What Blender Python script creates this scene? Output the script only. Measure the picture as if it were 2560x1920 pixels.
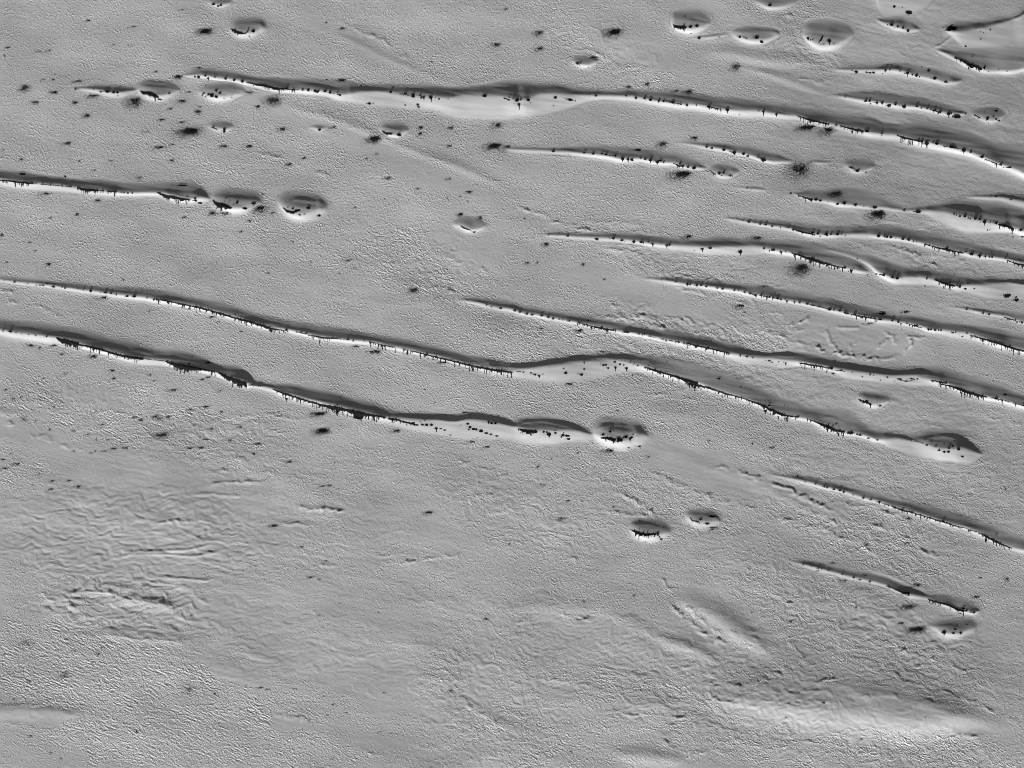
import bpy, math, random
import numpy as np
from mathutils import Vector

# ------------------------------------------------------------------ scene, camera, sky, sun
scene = bpy.context.scene
for o in list(bpy.data.objects):
    bpy.data.objects.remove(o)
COL = scene.collection
PX = 0.25                      # metres on the ground per pixel of the 2560 x 1920 photograph
CAM_H = 2000.0
cam = bpy.data.cameras.new("camera")
cam.sensor_width = 36.0
cam.lens = 36.0 * CAM_H / (2560 * PX)
cam.clip_start = 1.0
cam.clip_end = 20000.0
camo = bpy.data.objects.new("camera", cam)
COL.objects.link(camo)
camo.location = (0, 0, CAM_H)
scene.camera = camo

SUN_EL = math.radians(10.0)
sx, sy = -0.40, -0.917
SUN_DIR = Vector((sx * math.cos(SUN_EL), sy * math.cos(SUN_EL), math.sin(SUN_EL))).normalized()
world = bpy.data.worlds.new("World")
scene.world = world
world.use_nodes = True
wn, wl = world.node_tree.nodes, world.node_tree.links
wn.clear()
wout = wn.new("ShaderNodeOutputWorld")
wbg = wn.new("ShaderNodeBackground")
wbw = wn.new("ShaderNodeRGBToBW")          # a monochrome photograph: neutral sky light
sky = wn.new("ShaderNodeTexSky")
sky.sky_type = 'NISHITA'
sky.sun_disc = False
sky.air_density = 0.3                      # the thin air of a dry cold planet
sky.dust_density = 0.3
sky.ozone_density = 0.2
sky.sun_elevation = SUN_EL
sky.sun_rotation = math.atan2(sx, sy)
wbg.inputs["Strength"].default_value = 0.05
wl.new(sky.outputs[0], wbw.inputs[0])
wl.new(wbw.outputs[0], wbg.inputs[0])
wl.new(wbg.outputs[0], wout.inputs[0])
sun = bpy.data.lights.new("sun", 'SUN')
sun.energy = 5.0
sun.angle = math.radians(0.5)
sun.color = (1, 1, 1)
suno = bpy.data.objects.new("sun", sun)
COL.objects.link(suno)
suno.location = SUN_DIR * 500
suno.rotation_euler = SUN_DIR.to_track_quat('Z', 'Y').to_euler()

scene.view_settings.view_transform = 'Standard'
scene.view_settings.look = 'None'
scene.view_settings.exposure = 1.16
scene.view_settings.gamma = 1.0
scene.view_settings.use_curve_mapping = False
scene.cycles.filter_width = 0.9          # a crisp line-scan image

rng = np.random.default_rng(11)
random.seed(5)

# ------------------------------------------------------------------ materials
def grey_material(name, albedo, spread, scale):
    m = bpy.data.materials.new(name)
    m.use_nodes = True
    n, l = m.node_tree.nodes, m.node_tree.links
    b = n["Principled BSDF"]
    b.inputs["Roughness"].default_value = 1.0
    b.inputs["Specular IOR Level"].default_value = 0.0
    geo = n.new("ShaderNodeNewGeometry")
    t = n.new("ShaderNodeTexNoise")
    t.inputs["Scale"].default_value = scale
    t.inputs["Detail"].default_value = 4
    l.new(geo.outputs["Position"], t.inputs["Vector"])
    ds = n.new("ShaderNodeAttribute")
    ds.attribute_name = "dust_and_sunlight"
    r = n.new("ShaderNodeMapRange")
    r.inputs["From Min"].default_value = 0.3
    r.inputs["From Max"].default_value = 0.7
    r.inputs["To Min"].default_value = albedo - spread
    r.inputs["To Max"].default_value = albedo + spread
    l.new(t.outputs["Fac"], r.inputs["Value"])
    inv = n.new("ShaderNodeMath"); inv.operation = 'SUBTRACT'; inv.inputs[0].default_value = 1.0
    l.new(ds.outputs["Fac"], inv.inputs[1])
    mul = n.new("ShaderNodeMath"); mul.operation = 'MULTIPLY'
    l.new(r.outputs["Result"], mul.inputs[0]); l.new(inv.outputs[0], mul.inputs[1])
    l.new(mul.outputs[0], b.inputs["Base Color"])
    return m, n, l, b, geo

def frost_material():
    m, n, l, b, geo = grey_material("frosted_sand", 0.52, 0.022, 0.05)
    at = n.new("ShaderNodeAttribute")
    at.attribute_name = "roughness_relief"
    def noise(rot, stretch, scale, detail, distort=0.0):
        mp = n.new("ShaderNodeMapping")
        mp.vector_type = 'TEXTURE'
        mp.inputs["Rotation"].default_value = (0, 0, math.radians(rot))
        mp.inputs["Scale"].default_value = (stretch, 1.0, 1.0)
        l.new(geo.outputs["Position"], mp.inputs["Vector"])
        t = n.new("ShaderNodeTexNoise")
        t.inputs["Scale"].default_value = scale
        t.inputs["Detail"].default_value = detail
        t.inputs["Roughness"].default_value = 0.5
        t.inputs["Distortion"].default_value = distort
        l.new(mp.outputs[0], t.inputs["Vector"])
        return t.outputs["Fac"]
    def math_(op, a, v=None, s=None):
        q = n.new("ShaderNodeMath")
        q.operation = op
        l.new(a, q.inputs[0])
        if v is not None: q.inputs[1].default_value = v
        if s is not None: l.new(s, q.inputs[1])
        return q.outputs[0]
    fine = noise(-36, 1.55, 1.08, 1.0, 0.4)
    ripple = noise(-24, 3.2, 0.78, 1.0, 0.5)
    grain = noise(0, 1.0, 1.6, 1.0)
    knob = math_('ADD', math_('MULTIPLY', math_('MAXIMUM', math_('SUBTRACT', fine, 0.50), 0.0), 2.0), s=math_('MULTIPLY', fine, 0.45))
    knob = math_('SUBTRACT', knob, 0.33)
    a = math_('MULTIPLY', math_('MULTIPLY', knob, 0.31), s=at.outputs["Fac"])
    hi = math_('MAXIMUM', math_('SUBTRACT', at.outputs["Fac"], 0.7), 0.0)
    c = math_('MULTIPLY', math_('MULTIPLY', math_('SUBTRACT', ripple, 0.5), 1.0), s=hi)
    lo = math_('ADD', math_('MULTIPLY', at.outputs["Fac"], 0.07), 0.010)
    d = math_('MULTIPLY', math_('SUBTRACT', grain, 0.5), s=lo)
    h = math_('ADD', math_('ADD', a, s=c), s=d)
    bp = n.new("ShaderNodeBump")
    bp.inputs["Strength"].default_value = 1.0
    bp.inputs["Distance"].default_value = 1.0
    l.new(h, bp.inputs["Height"])
    l.new(bp.outputs[0], b.inputs["Normal"])
    return m

FROST = frost_material()
DARK = grey_material("dark_basalt_sand", 0.011, 0.004, 0.8)[0]

# ------------------------------------------------------------------ helpers
Z = 3.45625                    # tracing scale: one tile = 640 x 480 photo pixels seen at 2212 x 1659
def tp(c, r, x, y):
    return 640 * c + x / Z, 480 * r + y / Z

def smooth(t):
    t = np.clip(t, 0, 1)
    return t * t * (3 - 2 * t)

def gnoise(x, y, seed):
    xi = np.floor(x).astype(np.int64); yi = np.floor(y).astype(np.int64)
    xf = x - xi; yf = y - yi
    def g(ix, iy):
        h = (ix * 374761393 + iy * 668265263 + seed * 1274126177) & 0xffffffff
        h = ((h ^ (h >> 13)) * 1103515245) & 0xffffffff
        h = (h ^ (h >> 16)) & 0xffffffff
        return h.astype(np.float64) * (2 * math.pi / 4294967296.0)
    def dot(a, dx, dy):
        return np.cos(a) * dx + np.sin(a) * dy
    u = xf * xf * xf * (xf * (xf * 6 - 15) + 10); v = yf * yf * yf * (yf * (yf * 6 - 15) + 10)
    n00 = dot(g(xi, yi), xf, yf); n10 = dot(g(xi + 1, yi), xf - 1, yf)
    n01 = dot(g(xi, yi + 1), xf, yf - 1); n11 = dot(g(xi + 1, yi + 1), xf - 1, yf - 1)
    return 1.5 * ((n00 * (1 - u) + n10 * u) * (1 - v) + (n01 * (1 - u) + n11 * u) * v)

def aniso(X, Y, ang, lx, ly, seed):      # X, Y in photo pixels; ang = image clockwise degrees
    a = math.radians(ang)
    u = X * math.cos(a) + Y * math.sin(a); v = -X * math.sin(a) + Y * math.cos(a)
    return gnoise(u / lx, v / ly, seed)

def spline(xs, ys, q):                   # monotone cubic
    xs = np.asarray(xs, float); ys = np.asarray(ys, float)
    if len(xs) == 2: return np.interp(q, xs, ys)
    h = np.diff(xs); d = np.diff(ys) / h
    m = np.zeros(len(xs)); m[0] = d[0]; m[-1] = d[-1]
    for i in range(1, len(xs) - 1):
        if d[i - 1] * d[i] > 0:
            w1 = 2 * h[i] + h[i - 1]; w2 = h[i] + 2 * h[i - 1]
            m[i] = (w1 + w2) / (w1 / d[i - 1] + w2 / d[i])
    i = np.clip(np.searchsorted(xs, q) - 1, 0, len(xs) - 2)
    t = (q - xs[i]) / h[i]
    return ((2*t**3 - 3*t**2 + 1) * ys[i] + (t**3 - 2*t**2 + t) * h[i] * m[i]
            + (-2*t**3 + 3*t**2) * ys[i+1] + (t**3 - t**2) * h[i] * m[i+1])

MARG = 160                                # margin round the frame, photo pixels
STEP = 2.5                                # grid step, photo pixels
gx = np.arange(-MARG, 2560 + MARG + 0.1, STEP)
gy = np.arange(-MARG, 1920 + MARG + 0.1, STEP)
NX, NY = len(gx), len(gy)
X, Y = np.meshgrid(gx, gy)

# ------------------------------------------------------------------ dunes, traced: tile col,row | x,crest y,upper width,lower width ...
# (key, name, steepness, label, short name, traces)
DUNES = [
("d1","linear_dune",1.0,"longest thin dune crossing the upper photo from left of centre to right edge","the longest top dune",
 "0,0|1580,655,10,8;1720,655,45,20;1850,672,65,25;2000,690,75,25;2200,726,68,40#1,0|200,766,92,45;400,778,90,45;600,795,80,50;740,820,95,60;900,800,60,105;1050,790,45,130;1160,797,50,130;1300,815,65,125;1500,835,90,115;1640,848,95,130;1800,825,75,175;1970,830,92,180;2130,838,120,175;2212,862,150,148#2,0|60,872,158,128;250,815,78,180;375,808,75,160;560,822,55,95;720,828,50,50;860,830,50,40;1000,832,50,50;1200,868,75,48;1400,895,90,50;1600,912,77,45;1720,930,80,45;1860,953,88,45;2100,962,75,55;2212,975,75,45#3,0|60,985,75,45;250,1003,65,45;400,1050,92,45;600,1083,77,48;800,1130,95,45;880,1148,100,45;1000,1162,75,40;1100,1168,72,45;1240,1205,115,50;1370,1235,140,55;1500,1262,155,50;1700,1310,160,45;1850,1360,152,45;1970,1410,145,50;2100,1455,175,45;2212,1500,185,45;2330,1550,180,45"),
("d2","linear_dune",0.9,"short thin dune tapering left, beside a gashed dome at far upper left","the short upper left dune",
 "0,0|520,760,6,5;650,770,25,10;800,780,45,20;900,792,60,40;1000,803,55,45;1100,790,30,50;1190,776,12,14"),
("d3","dome_dune",1.15,"small dome dune with black ragged gash at the end of short upper left dune","the gashed upper left dome",
 "0,0|1180,775,5,5;1230,790,55,35;1290,815,95,42;1370,832,112,36;1450,812,72,40;1530,790,20,15;1560,785,5,5"),
("d4","dome_dune",1.0,"spotted dome dune tucked just under the left tip of the longest top dune","the dome under the top dune tip",
 "0,0|1700,800,5,5;1760,810,50,30;1830,830,100,45;1900,835,118,50;1980,825,108,50;2060,810,65,32;2130,800,20,10"),
("d5","dome_dune",1.0,"tiny dome dune with two pairs of spots below the spotted upper left dome","the tiny upper left dome",
 "0,0|1790,1090,5,5;1840,1100,35,20;1890,1115,58,30;1940,1122,68,30;1990,1110,45,20;2030,1100,8,5"),
("d6","dome_dune",1.1,"dome dune near the top left with a black hooked streak on its bright side","the hooked top left dome",
 "0,0|1985,250,10,10;2030,272,78,25;2080,288,108,32;2140,288,112,36;2212,268,88,48;2260,248,45,40;2300,245,10,10"),
("d7","dome_dune",1.0,"small dome dune cut by the top edge left of centre","the dome at the top edge",
 "0,0|1790,20,5,5;1830,32,30,15;1890,45,55,18;1940,45,50,15;1990,30,20,10;2010,25,4,4"),
("d8","linear_dune",1.2,"dune running in from the left edge in the upper third, beside a gashed dome","the upper left edge dune",
 "0,0|-120,1535,72,60;0,1548,75,60;200,1580,90,58;290,1588,85,62;500,1603,72,66;650,1622,75,60;850,1648,85,48;1080,1669,90,30;1280,1668,70,26;1370,1670,78,26;1500,1695,100,42;1640,1722,125,40;1740,1714,75,40;1825,1720,12,16"),
("d9","dome_dune",1.25,"large dome dune with broad black gash ending the upper left edge dune","the large gashed left dome",
 "0,1|1825,60,4,5;1870,98,75,32;1950,130,128,45;2030,140,142,45;2120,130,117,50;2200,112,78,42;2260,92,15,10"),
("d10","dome_dune",1.2,"large isolated oval dome dune right of the gashed left dome","the isolated oval left dome",
 "1,1|180,90,4,4;230,130,78,42;300,175,137,52;380,190,160,56;460,175,137,64;540,152,90,72;600,137,38,48;630,130,5,5"),
("d11","dome_dune",1.15,"small dome dune with one black bar and one black spot, upper third, left of centre","the upper centre dome",
 "1,0|1050,1120,5,5;1100,1135,52,20;1160,1160,92,30;1220,1165,97,30;1280,1145,62,25;1330,1125,10,8"),
("d12","dome_dune",1.0,"very small dome dune with a single dark spot left of the upper centre dome","the smallest dome",
 "1,0|430,1105,3,3;490,1108,25,15;550,1122,48,15;600,1110,25,12;650,1100,5,5"),
("d13","dome_dune",1.0,"large dome dune with comb of black drips at the top right of centre","the dripping top dome",
 "2,0|1362,190,15,8;1400,225,108,30;1460,247,142,36;1530,257,152,40;1600,243,128,52;1660,222,82,48;1720,200,10,15"),
("d14","linear_dune",0.8,"low faint ridge linking the dripping top dome with the next dome right","the faint linking ridge",
 "2,0|1500,335,5,5;1620,330,28,15;1740,320,36,20;1850,302,14,18;1890,298,3,3"),
("d15","dome_dune",1.0,"elongated dome dune with few spots right of the dripping top dome","the elongated top dome",
 "2,0|1880,295,4,4;1930,310,50,20;2000,335,97,30;2080,350,120,40;2160,350,110,42;2220,332,82,42;2290,307,35,32;2330,300,5,5"),
("d16","dome_dune",0.95,"largest smooth oval dome dune in the upper right quarter","the big oval top right dome",
 "3,0|286,290,14,8;330,332,98,35;400,378,168,42;470,397,197,45;550,392,182,50;630,362,132,60;700,322,70,42;745,300,10,10"),
("d17","dome_dune",0.9,"dome dune cut by the top edge above the big oval top right dome","the cut top right dome",
 "2,0|2095,15,5,5;2150,40,40,15;2230,68,80,22;2312,60,70,25;2400,42,40,20;2480,20,5,5"),
("d18","barchan_dune",0.2,"bright smooth dune slope cut by the top edge left of the top right corner","the bright top edge slope",
 "3,0|935,-45,60,110;1000,-45,70,195;1050,-50,80,205;1150,-50,85,190;1250,-50,80,165;1350,-50,60,125;1440,-50,30,40"),
("d19","barchan_dune",0.85,"small crescent dune with five spots on its bright rim below the bright top edge slope","the small spotted crescent dune",
 "3,0|922,160,4,8;980,195,40,28;1070,225,75,35;1150,250,97,28;1220,267,85,20;1290,260,42,20;1330,255,5,5"),
("d20","barchan_dune",1.35,"broad crescent dune with dark upper face at the top right corner","the corner crescent dune",
 "3,0|1530,262,20,5;1600,277,62,60;1700,268,66,150;1850,243,56,180;2000,207,42,200;2120,162,18,220;2212,130,55,230;2330,60,60,230"),
("d21","barchan_dune",0.95,"broad dune front with black bar on its bright lower rim near the top right corner","the corner dune front",
 "3,0|1430,420,6,5;1500,455,40,25;1620,510,72,28;1740,570,130,33;1840,602,165,33;1950,620,195,22;2100,615,175,33;2212,595,150,33;2330,560,120,30"),
("d22","linear_dune",0.85,"faint slender dune with scattered spots, first below the corner crescent dune","the uppermost short right dune",
 "3,0|520,595,5,5;650,605,25,20;760,610,36,24;900,608,38,28;1050,603,38,42;1150,615,50,38;1220,642,76,24;1300,662,86,20;1440,690,97,24;1540,714,86,20;1620,710,52,24;1690,695,8,8"),
("d23","linear_dune",0.95,"slender dune with bead-like spots ending at a dome near the right edge","the second short right dune",
 "3,0|500,820,3,3;600,832,15,10;700,848,40,20;850,875,66,24;1000,893,76,24;1150,918,76,24;1300,930,66,24;1450,965,70,24;1560,985,62,20;1680,988,30,15;1740,985,5,5"),
("d24","dome_dune",1.0,"dome dune at the right end of the second short right dune","the upper right end dome",
 "3,0|1745,985,4,4;1800,1005,52,20;1870,1030,92,36;1930,1040,107,32;1990,1030,82,26;2050,1000,20,10;2070,995,4,4"),
("d25","linear_dune",0.95,"medium dune with hanging drips left of a small dome, upper right of centre","the upper middle dune",
 "2,0|-150,1283,3,3;0,1290,15,15;150,1300,30,25;350,1312,42,30;620,1330,62,26;800,1347,72,28;960,1374,87,33;1100,1374,64,33;1250,1405,82,25;1390,1412,78,25;1480,1440,92,24;1580,1455,72,20;1660,1455,30,18;1720,1460,4,4"),
("d26","dome_dune",1.05,"small dome dune at the right end of the upper middle dune","the upper middle end dome",
 "2,0|1690,1470,4,4;1740,1490,60,20;1800,1515,97,30;1870,1525,97,22;1930,1505,52,20;1980,1490,6,6"),
("d27","linear_dune",0.9,"short dune with small spots just above right of the upper middle dune","the short dune beside the ring",
 "2,0|1340,1230,3,3;1500,1243,18,12;1650,1268,40,24;1830,1298,62,24;1930,1322,66,22;2050,1346,66,22;2170,1382,76,28;2280,1400,72,28;2400,1396,30,24;2450,1392,5,5"),
("d28","linear_dune",0.8,"tiny low dune right of the ring-shaped dark patch","the tiny dune by the ring",
 "3,0|340,1396,3,4;380,1402,15,12;450,1413,33,12;540,1412,15,8;580,1412,3,3"),
("d29","dome_dune",1.05,"small dome dune right of the ring-shaped dark patch","the dome right of the ring",
 "3,0|640,1430,4,4;690,1450,47,18;750,1478,82,20;810,1482,92,18;870,1465,62,15;920,1440,8,6"),
("d30","linear_dune",0.8,"faint tiny dune with two specks right of centre in the upper third","the faint tiny dune",
 "2,0|1870,1615,4,4;2000,1628,22,15;2100,1640,36,18;2200,1645,20,15;2260,1640,4,4"),
("d31","linear_dune",0.95,"short dune with beads right of the ring patch, above the large solid plain spot","the short beaded right dune",
 "3,1|170,5,4,4;280,37,45,20;370,66,92,24;480,82,92,24;600,102,122,33;750,117,140,28;930,136,122,20;1000,140,86,18;1080,150,46,15;1150,155,26,12;1200,160,6,6"),
("d32","linear_dune",0.9,"wide dune with broad bright lower slope at the right edge, upper half","the wide right edge dune",
 "3,1|1095,152,10,12;1200,165,30,20;1340,165,46,36;1480,170,62,95;1600,195,102,115;1700,212,117,135;1800,236,132,120;1870,256,146,105;2000,286,170,72;2110,316,180,48;2212,346,170,56;2330,386,160,56"),
("d33","linear_dune",0.75,"faint dune strip above the wide right edge dune","the faint right edge strip",
 "3,1|1690,40,5,10;1850,45,25,25;2000,50,32,40;2120,70,42,58;2212,90,50,60;2330,120,60,60"),
("d34","linear_dune",0.95,"thin dune with evenly spaced beads starting right of centre and leaving at right edge","the thin beaded right dune",
 "2,1|1720,215,3,3;1850,230,12,10;1990,252,22,18;2100,272,32,20;2212,290,37,20#3,1|80,300,40,24;200,320,47,24;300,350,62,24;400,372,72,22;500,378,70,20;620,372,58,30;800,362,46,50;950,382,80,33;1080,396,82,36;1200,417,86,33;1330,446,92,30;1450,476,102,30;1560,502,97,28;1680,527,97,28;1820,556,90,28;1950,568,76,28;2080,590,72,28;2212,630,86,28;2330,665,90,28"),
("d35","linear_dune",1.0,"dune with sparse spots, then a dense dripping streak, in the centre right","the centre right dune",
 "2,1|200,360,3,3;300,370,13,15;480,382,27,24;620,395,42,28;870,407,47,34;1100,431,71,32;1220,452,76,28;1350,461,66,36;1500,468,62,55;1700,480,72,70;1900,475,62,80;2060,472,52,85;2160,482,60,65#3,1|0,498,76,42;100,512,80,38;200,527,82,33;300,557,97,33;400,592,122,33;500,618,128,30;600,640,118,28;720,672,105,26;800,685,70,28;870,690,24,22"),
("d36","linear_dune",1.0,"dune with a bright curved inner crest and broad sunlit slope at the right edge","the double crest right dune",
 "3,1|430,488,5,8;560,514,28,10;700,555,55,10;800,594,62,12;880,638,92,22;940,690,118,34;1000,718,120,42;1100,744,108,66;1200,736,80,78;1300,736,72,76;1370,746,72,70;1450,766,78,52;1550,800,92,38;1650,815,82,45;1750,806,60,80;1900,800,52,125;2000,792,42,145;2100,786,35,150;2212,800,42,140;2330,802,45,140"),
("d37","linear_dune",0.9,"thin faint dune cut by the right edge, below the double crest dune","the thin lower right edge dune",
 "3,1|1440,985,3,3;1600,1000,20,14;1720,1018,32,15;1850,1048,46,18;1950,1062,46,18;2060,1080,56,18;2150,1115,77,18;2212,1130,82,18;2330,1170,80,18"),
("d38","linear_dune",1.05,"long straight dune with fine beads above the cracked circle, reaching the right edge","the dune above the cracked circle",
 "2,1|1030,740,3,3;1150,750,10,12;1300,765,23,18;1420,785,36,20;1530,800,43,24;1660,815,51,22;1820,838,56,24;1920,850,56,24;2050,880,66,24;2212,905,71,28#3,1|100,930,71,24;230,950,66,24;340,972,62,24;440,995,66,24;540,1018,77,28;660,1045,67,28;800,1075,71,28;960,1105,67,28;1100,1120,57,33;1280,1155,76,28;1400,1188,86,33;1500,1198,72,42;1620,1212,72,58;1720,1224,72,58;1850,1265,92,42;2000,1316,117,42;2120,1350,121,33;2212,1375,121,33;2330,1415,112,33"),
("d39","linear_dune",1.15,"long dune below the cracked circle with wavy dark upper slope, reaching the right edge","the dune below the cracked circle",
 "1,1|1700,935,3,3;1800,940,15,15;1950,970,42,20;2050,995,56,22;2212,1022,56,22#2,1|100,1050,58,22;250,1072,56,22;400,1104,60,22;560,1132,57,24;700,1162,76,26;900,1202,72,26;1100,1232,62,28;1330,1281,76,28;1500,1311,76,33;1700,1351,76,38;1900,1400,82,52;2060,1428,62,68;2212,1436,52,80#3,1|100,1446,66,85;150,1450,72,80;270,1468,82,50;400,1495,82,40;550,1525,82,42;700,1552,70,75;900,1580,62,70;1100,1595,58,70;1230,1592,62,95;1350,1611,82,68;1450,1636,102,48;1540,1658,112,38#3,2|1700,70,115,34;1800,95,122,33;1880,113,117,38;2000,136,112,33;2120,170,97,33;2212,190,92,33;2330,225,82,33"),
("d40","linear_dune",1.12,"very long S-bent dune from left edge through centre to a terminal dome at lower right","the long central dune",
 "0,1|-120,746,16,10;0,760,22,12;120,778,29,14;240,790,32,14;400,808,38,18;550,828,47,20;700,848,52,22;850,868,57,22;1000,890,62,22;1150,905,62,25;1300,922,62,28;1440,945,67,28;1600,975,74,28;1750,1006,77,28;1900,1050,87,28;2050,1090,82,28;2212,1140,72,30#1,1|130,1175,77,28;260,1190,62,28;380,1215,67,28;540,1250,77,28;700,1268,74,33;850,1285,67,33;950,1292,57,30;1170,1337,62,33;1370,1377,72,33;1500,1407,77,33;1700,1457,77,33;1850,1492,77,36;2000,1522,82,38;2150,1548,62,42;2212,1548,52,55#2,1|150,1534,52,92;300,1522,60,118;450,1495,52,150;600,1475,46,155;750,1462,52,135;900,1458,52,108;1000,1475,66,80;1150,1512,86,44;1300,1560,112,34;1450,1610,132,30;1600,1652,142,28#2,2|1700,30,148,33;1850,78,148,33;2000,125,132,33;2120,170,122,33;2212,213,127,36#3,2|100,260,134,33;250,288,120,28;340,304,92,28;430,336,107,33;520,380,148,33;650,412,165,33;740,426,132,28;850,455,76,26;950,480,70,30;1000,480,66,60;1100,472,44,105;1230,488,38,130;1350,515,92,128;1430,545,130,108;1500,560,145,108;1580,560,140,112;1660,552,107,132;1740,572,64,118;1790,588,38,84;1835,602,16,34;1870,610,4,4"),
("d41","linear_dune",1.15,"steep dune from lower left edge with heavy black masses, breaking into domes at centre","the black-streaked lower left dune",
 "0,1|-120,1180,72,50;0,1192,72,55;120,1215,77,58;280,1235,87,58;400,1250,92,58;490,1262,87,58;600,1290,92,48;700,1320,102,44;850,1358,107,44;1000,1395,107,48;1130,1425,107,58;1250,1438,92,66;1400,1456,78,58;1500,1485,106,44;1620,1510,112,44;1750,1535,97,40;1850,1555,78,44;1950,1590,92,48;2050,1630,115,48;2130,1654,100,50#1,2|0,14,50,26;60,25,42,30;140,43,47,33;240,85,82,33;350,110,92,42;500,150,97,42;650,185,102,46;780,215,97,50;900,245,92,52;1000,262,87,52;1120,290,67,44;1200,300,52,50;1300,310,52,70;1400,317,58,85;1550,317,48,108;1720,328,48,125;1850,312,52,150;2000,325,52,145;2120,355,56,112;2212,370,50,110#2,2|60,378,80,112;130,390,98,122;200,400,110,120;350,405,102,115;450,402,82,108;560,410,57,85;660,430,30,68;730,442,8,25"),
("d42","dome_dune",1.25,"dome dune with spotted crest ending the chain right of the black-streaked lower left dune","the chain end dome",
 "2,2|690,425,12,10;730,442,76,34;780,457,128,48;850,480,157,66;930,490,161,70;1000,480,131,75;1080,457,88,82;1140,452,42,66;1190,460,5,8"),
("d43","dome_dune",1.2,"dome dune with a long horizontal black bar in the lower centre","the barred lower centre dome",
 "2,2|1000,1250,6,6;1050,1275,92,32;1110,1305,132,42;1180,1315,136,46;1250,1305,116,50;1310,1290,82,40;1370,1280,10,10"),
("d44","dome_dune",1.15,"dome dune with two oval black spots, right one of two in lower centre","the right lower centre dome",
 "2,2|1485,1140,8,8;1540,1165,67,36;1600,1190,97,46;1660,1195,97,50;1720,1190,76,50;1770,1185,42,36;1810,1190,5,5"),
("d45","dome_dune",1.05,"small dome dune between two long dunes on the right, above the terminal dome","the dome between the right dunes",
 "3,2|752,120,4,4;800,140,67,20;850,165,97,30;910,180,101,28;970,170,76,30;1030,150,36,25;1060,140,5,5"),
("d46","linear_dune",1.15,"straight thin dune at lower right descending to the right edge","the straight lower right dune",
 "3,2|-80,762,4,4;60,792,15,12;200,820,23,18;320,846,36,22;480,888,51,22;620,922,57,22;820,985,66,22;960,1021,66,22;1100,1070,72,24;1250,1110,77,28;1400,1155,82,28;1550,1201,87,28;1700,1241,82,28;1780,1272,82,28;1880,1315,92,28;2000,1375,108,24;2110,1415,102,24;2212,1440,87,28;2330,1470,82,28"),
("d47","linear_dune",1.1,"lowest short dune at lower right with two black streaks","the lowest right dune",
 "3,2|100,1517,3,3;200,1535,12,12;320,1565,29,18;450,1600,41,20;560,1630,47,20;660,1659,60,20#3,3|740,18,60,20;880,45,70,22;1030,88,76,24;1120,128,76,28;1220,165,77,28;1300,182,62,28;1380,197,45,24;1450,225,68,24;1550,255,82,28;1650,298,102,24;1720,310,82,24;1790,316,50,20;1840,300,8,8"),
("d48","dome_dune",1.3,"dome dune below the lowest right dune with a dripping T-shaped spot","the lowest right dome",
 "3,3|1375,430,8,5;1440,450,30,15;1500,485,92,26;1580,497,107,36;1660,490,101,40;1740,460,62,32;1800,450,6,6"),
("d49","dome_dune",1.0,"small dome dune with a black spot on its upper right rim, top centre right","the top centre dome",
 "2,0|515,530,5,5;560,548,47,20;610,562,67,22;660,565,67,18;710,545,42,15;745,530,5,5"),
("d50","dome_dune",1.05,"small dome dune with thin black crack alone near the centre","the cracked centre dome",
 "1,1|1700,285,4,4;1760,295,42,18;1820,320,82,26;1880,330,92,20;1940,315,67,15;1990,300,15,8;2010,298,3,3"),
]

def parse_trace(s):
    pts = []
    for seg in s.split('#'):
        cr, body = seg.split('|')
        c, r = map(int, cr.split(','))
        for p in body.split(';'):
            v = [float(t) for t in p.split(',')]
            px, py = tp(c, r, v[0], v[1])
            pts.append([px, py] + [t / Z for t in v[2:]])
    pts.sort()
    a = np.array(pts)
    if a[-1, 0] > 2565:                       # carry on past the frame, tapering off
        d = (a[-1] - a[-2]) / (a[-1, 0] - a[-2, 0])
        e = a[-1].copy(); k = 2560 + MARG - 60 - e[0]
        if k > 5:
            e[0] += k; e[1] += d[1] * k; e2 = e.copy(); e2[0] += 50; e2[1] += d[1] * 50; e2[2:] = 3
            a = np.vstack([a, e, e2])
    if a[0, 0] < -5:
        e = a[0].copy(); d = (a[1] - a[0]) / (a[1, 0] - a[0, 0])
        k = e[0] + MARG - 60
        if k > 5:
            e[0] -= k; e[1] -= d[1] * k; e2 = e.copy(); e2[0] -= 50; e2[1] -= d[1] * 50; e2[2:] = 3
            a = np.vstack([e2, e, a])
    return a

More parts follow.
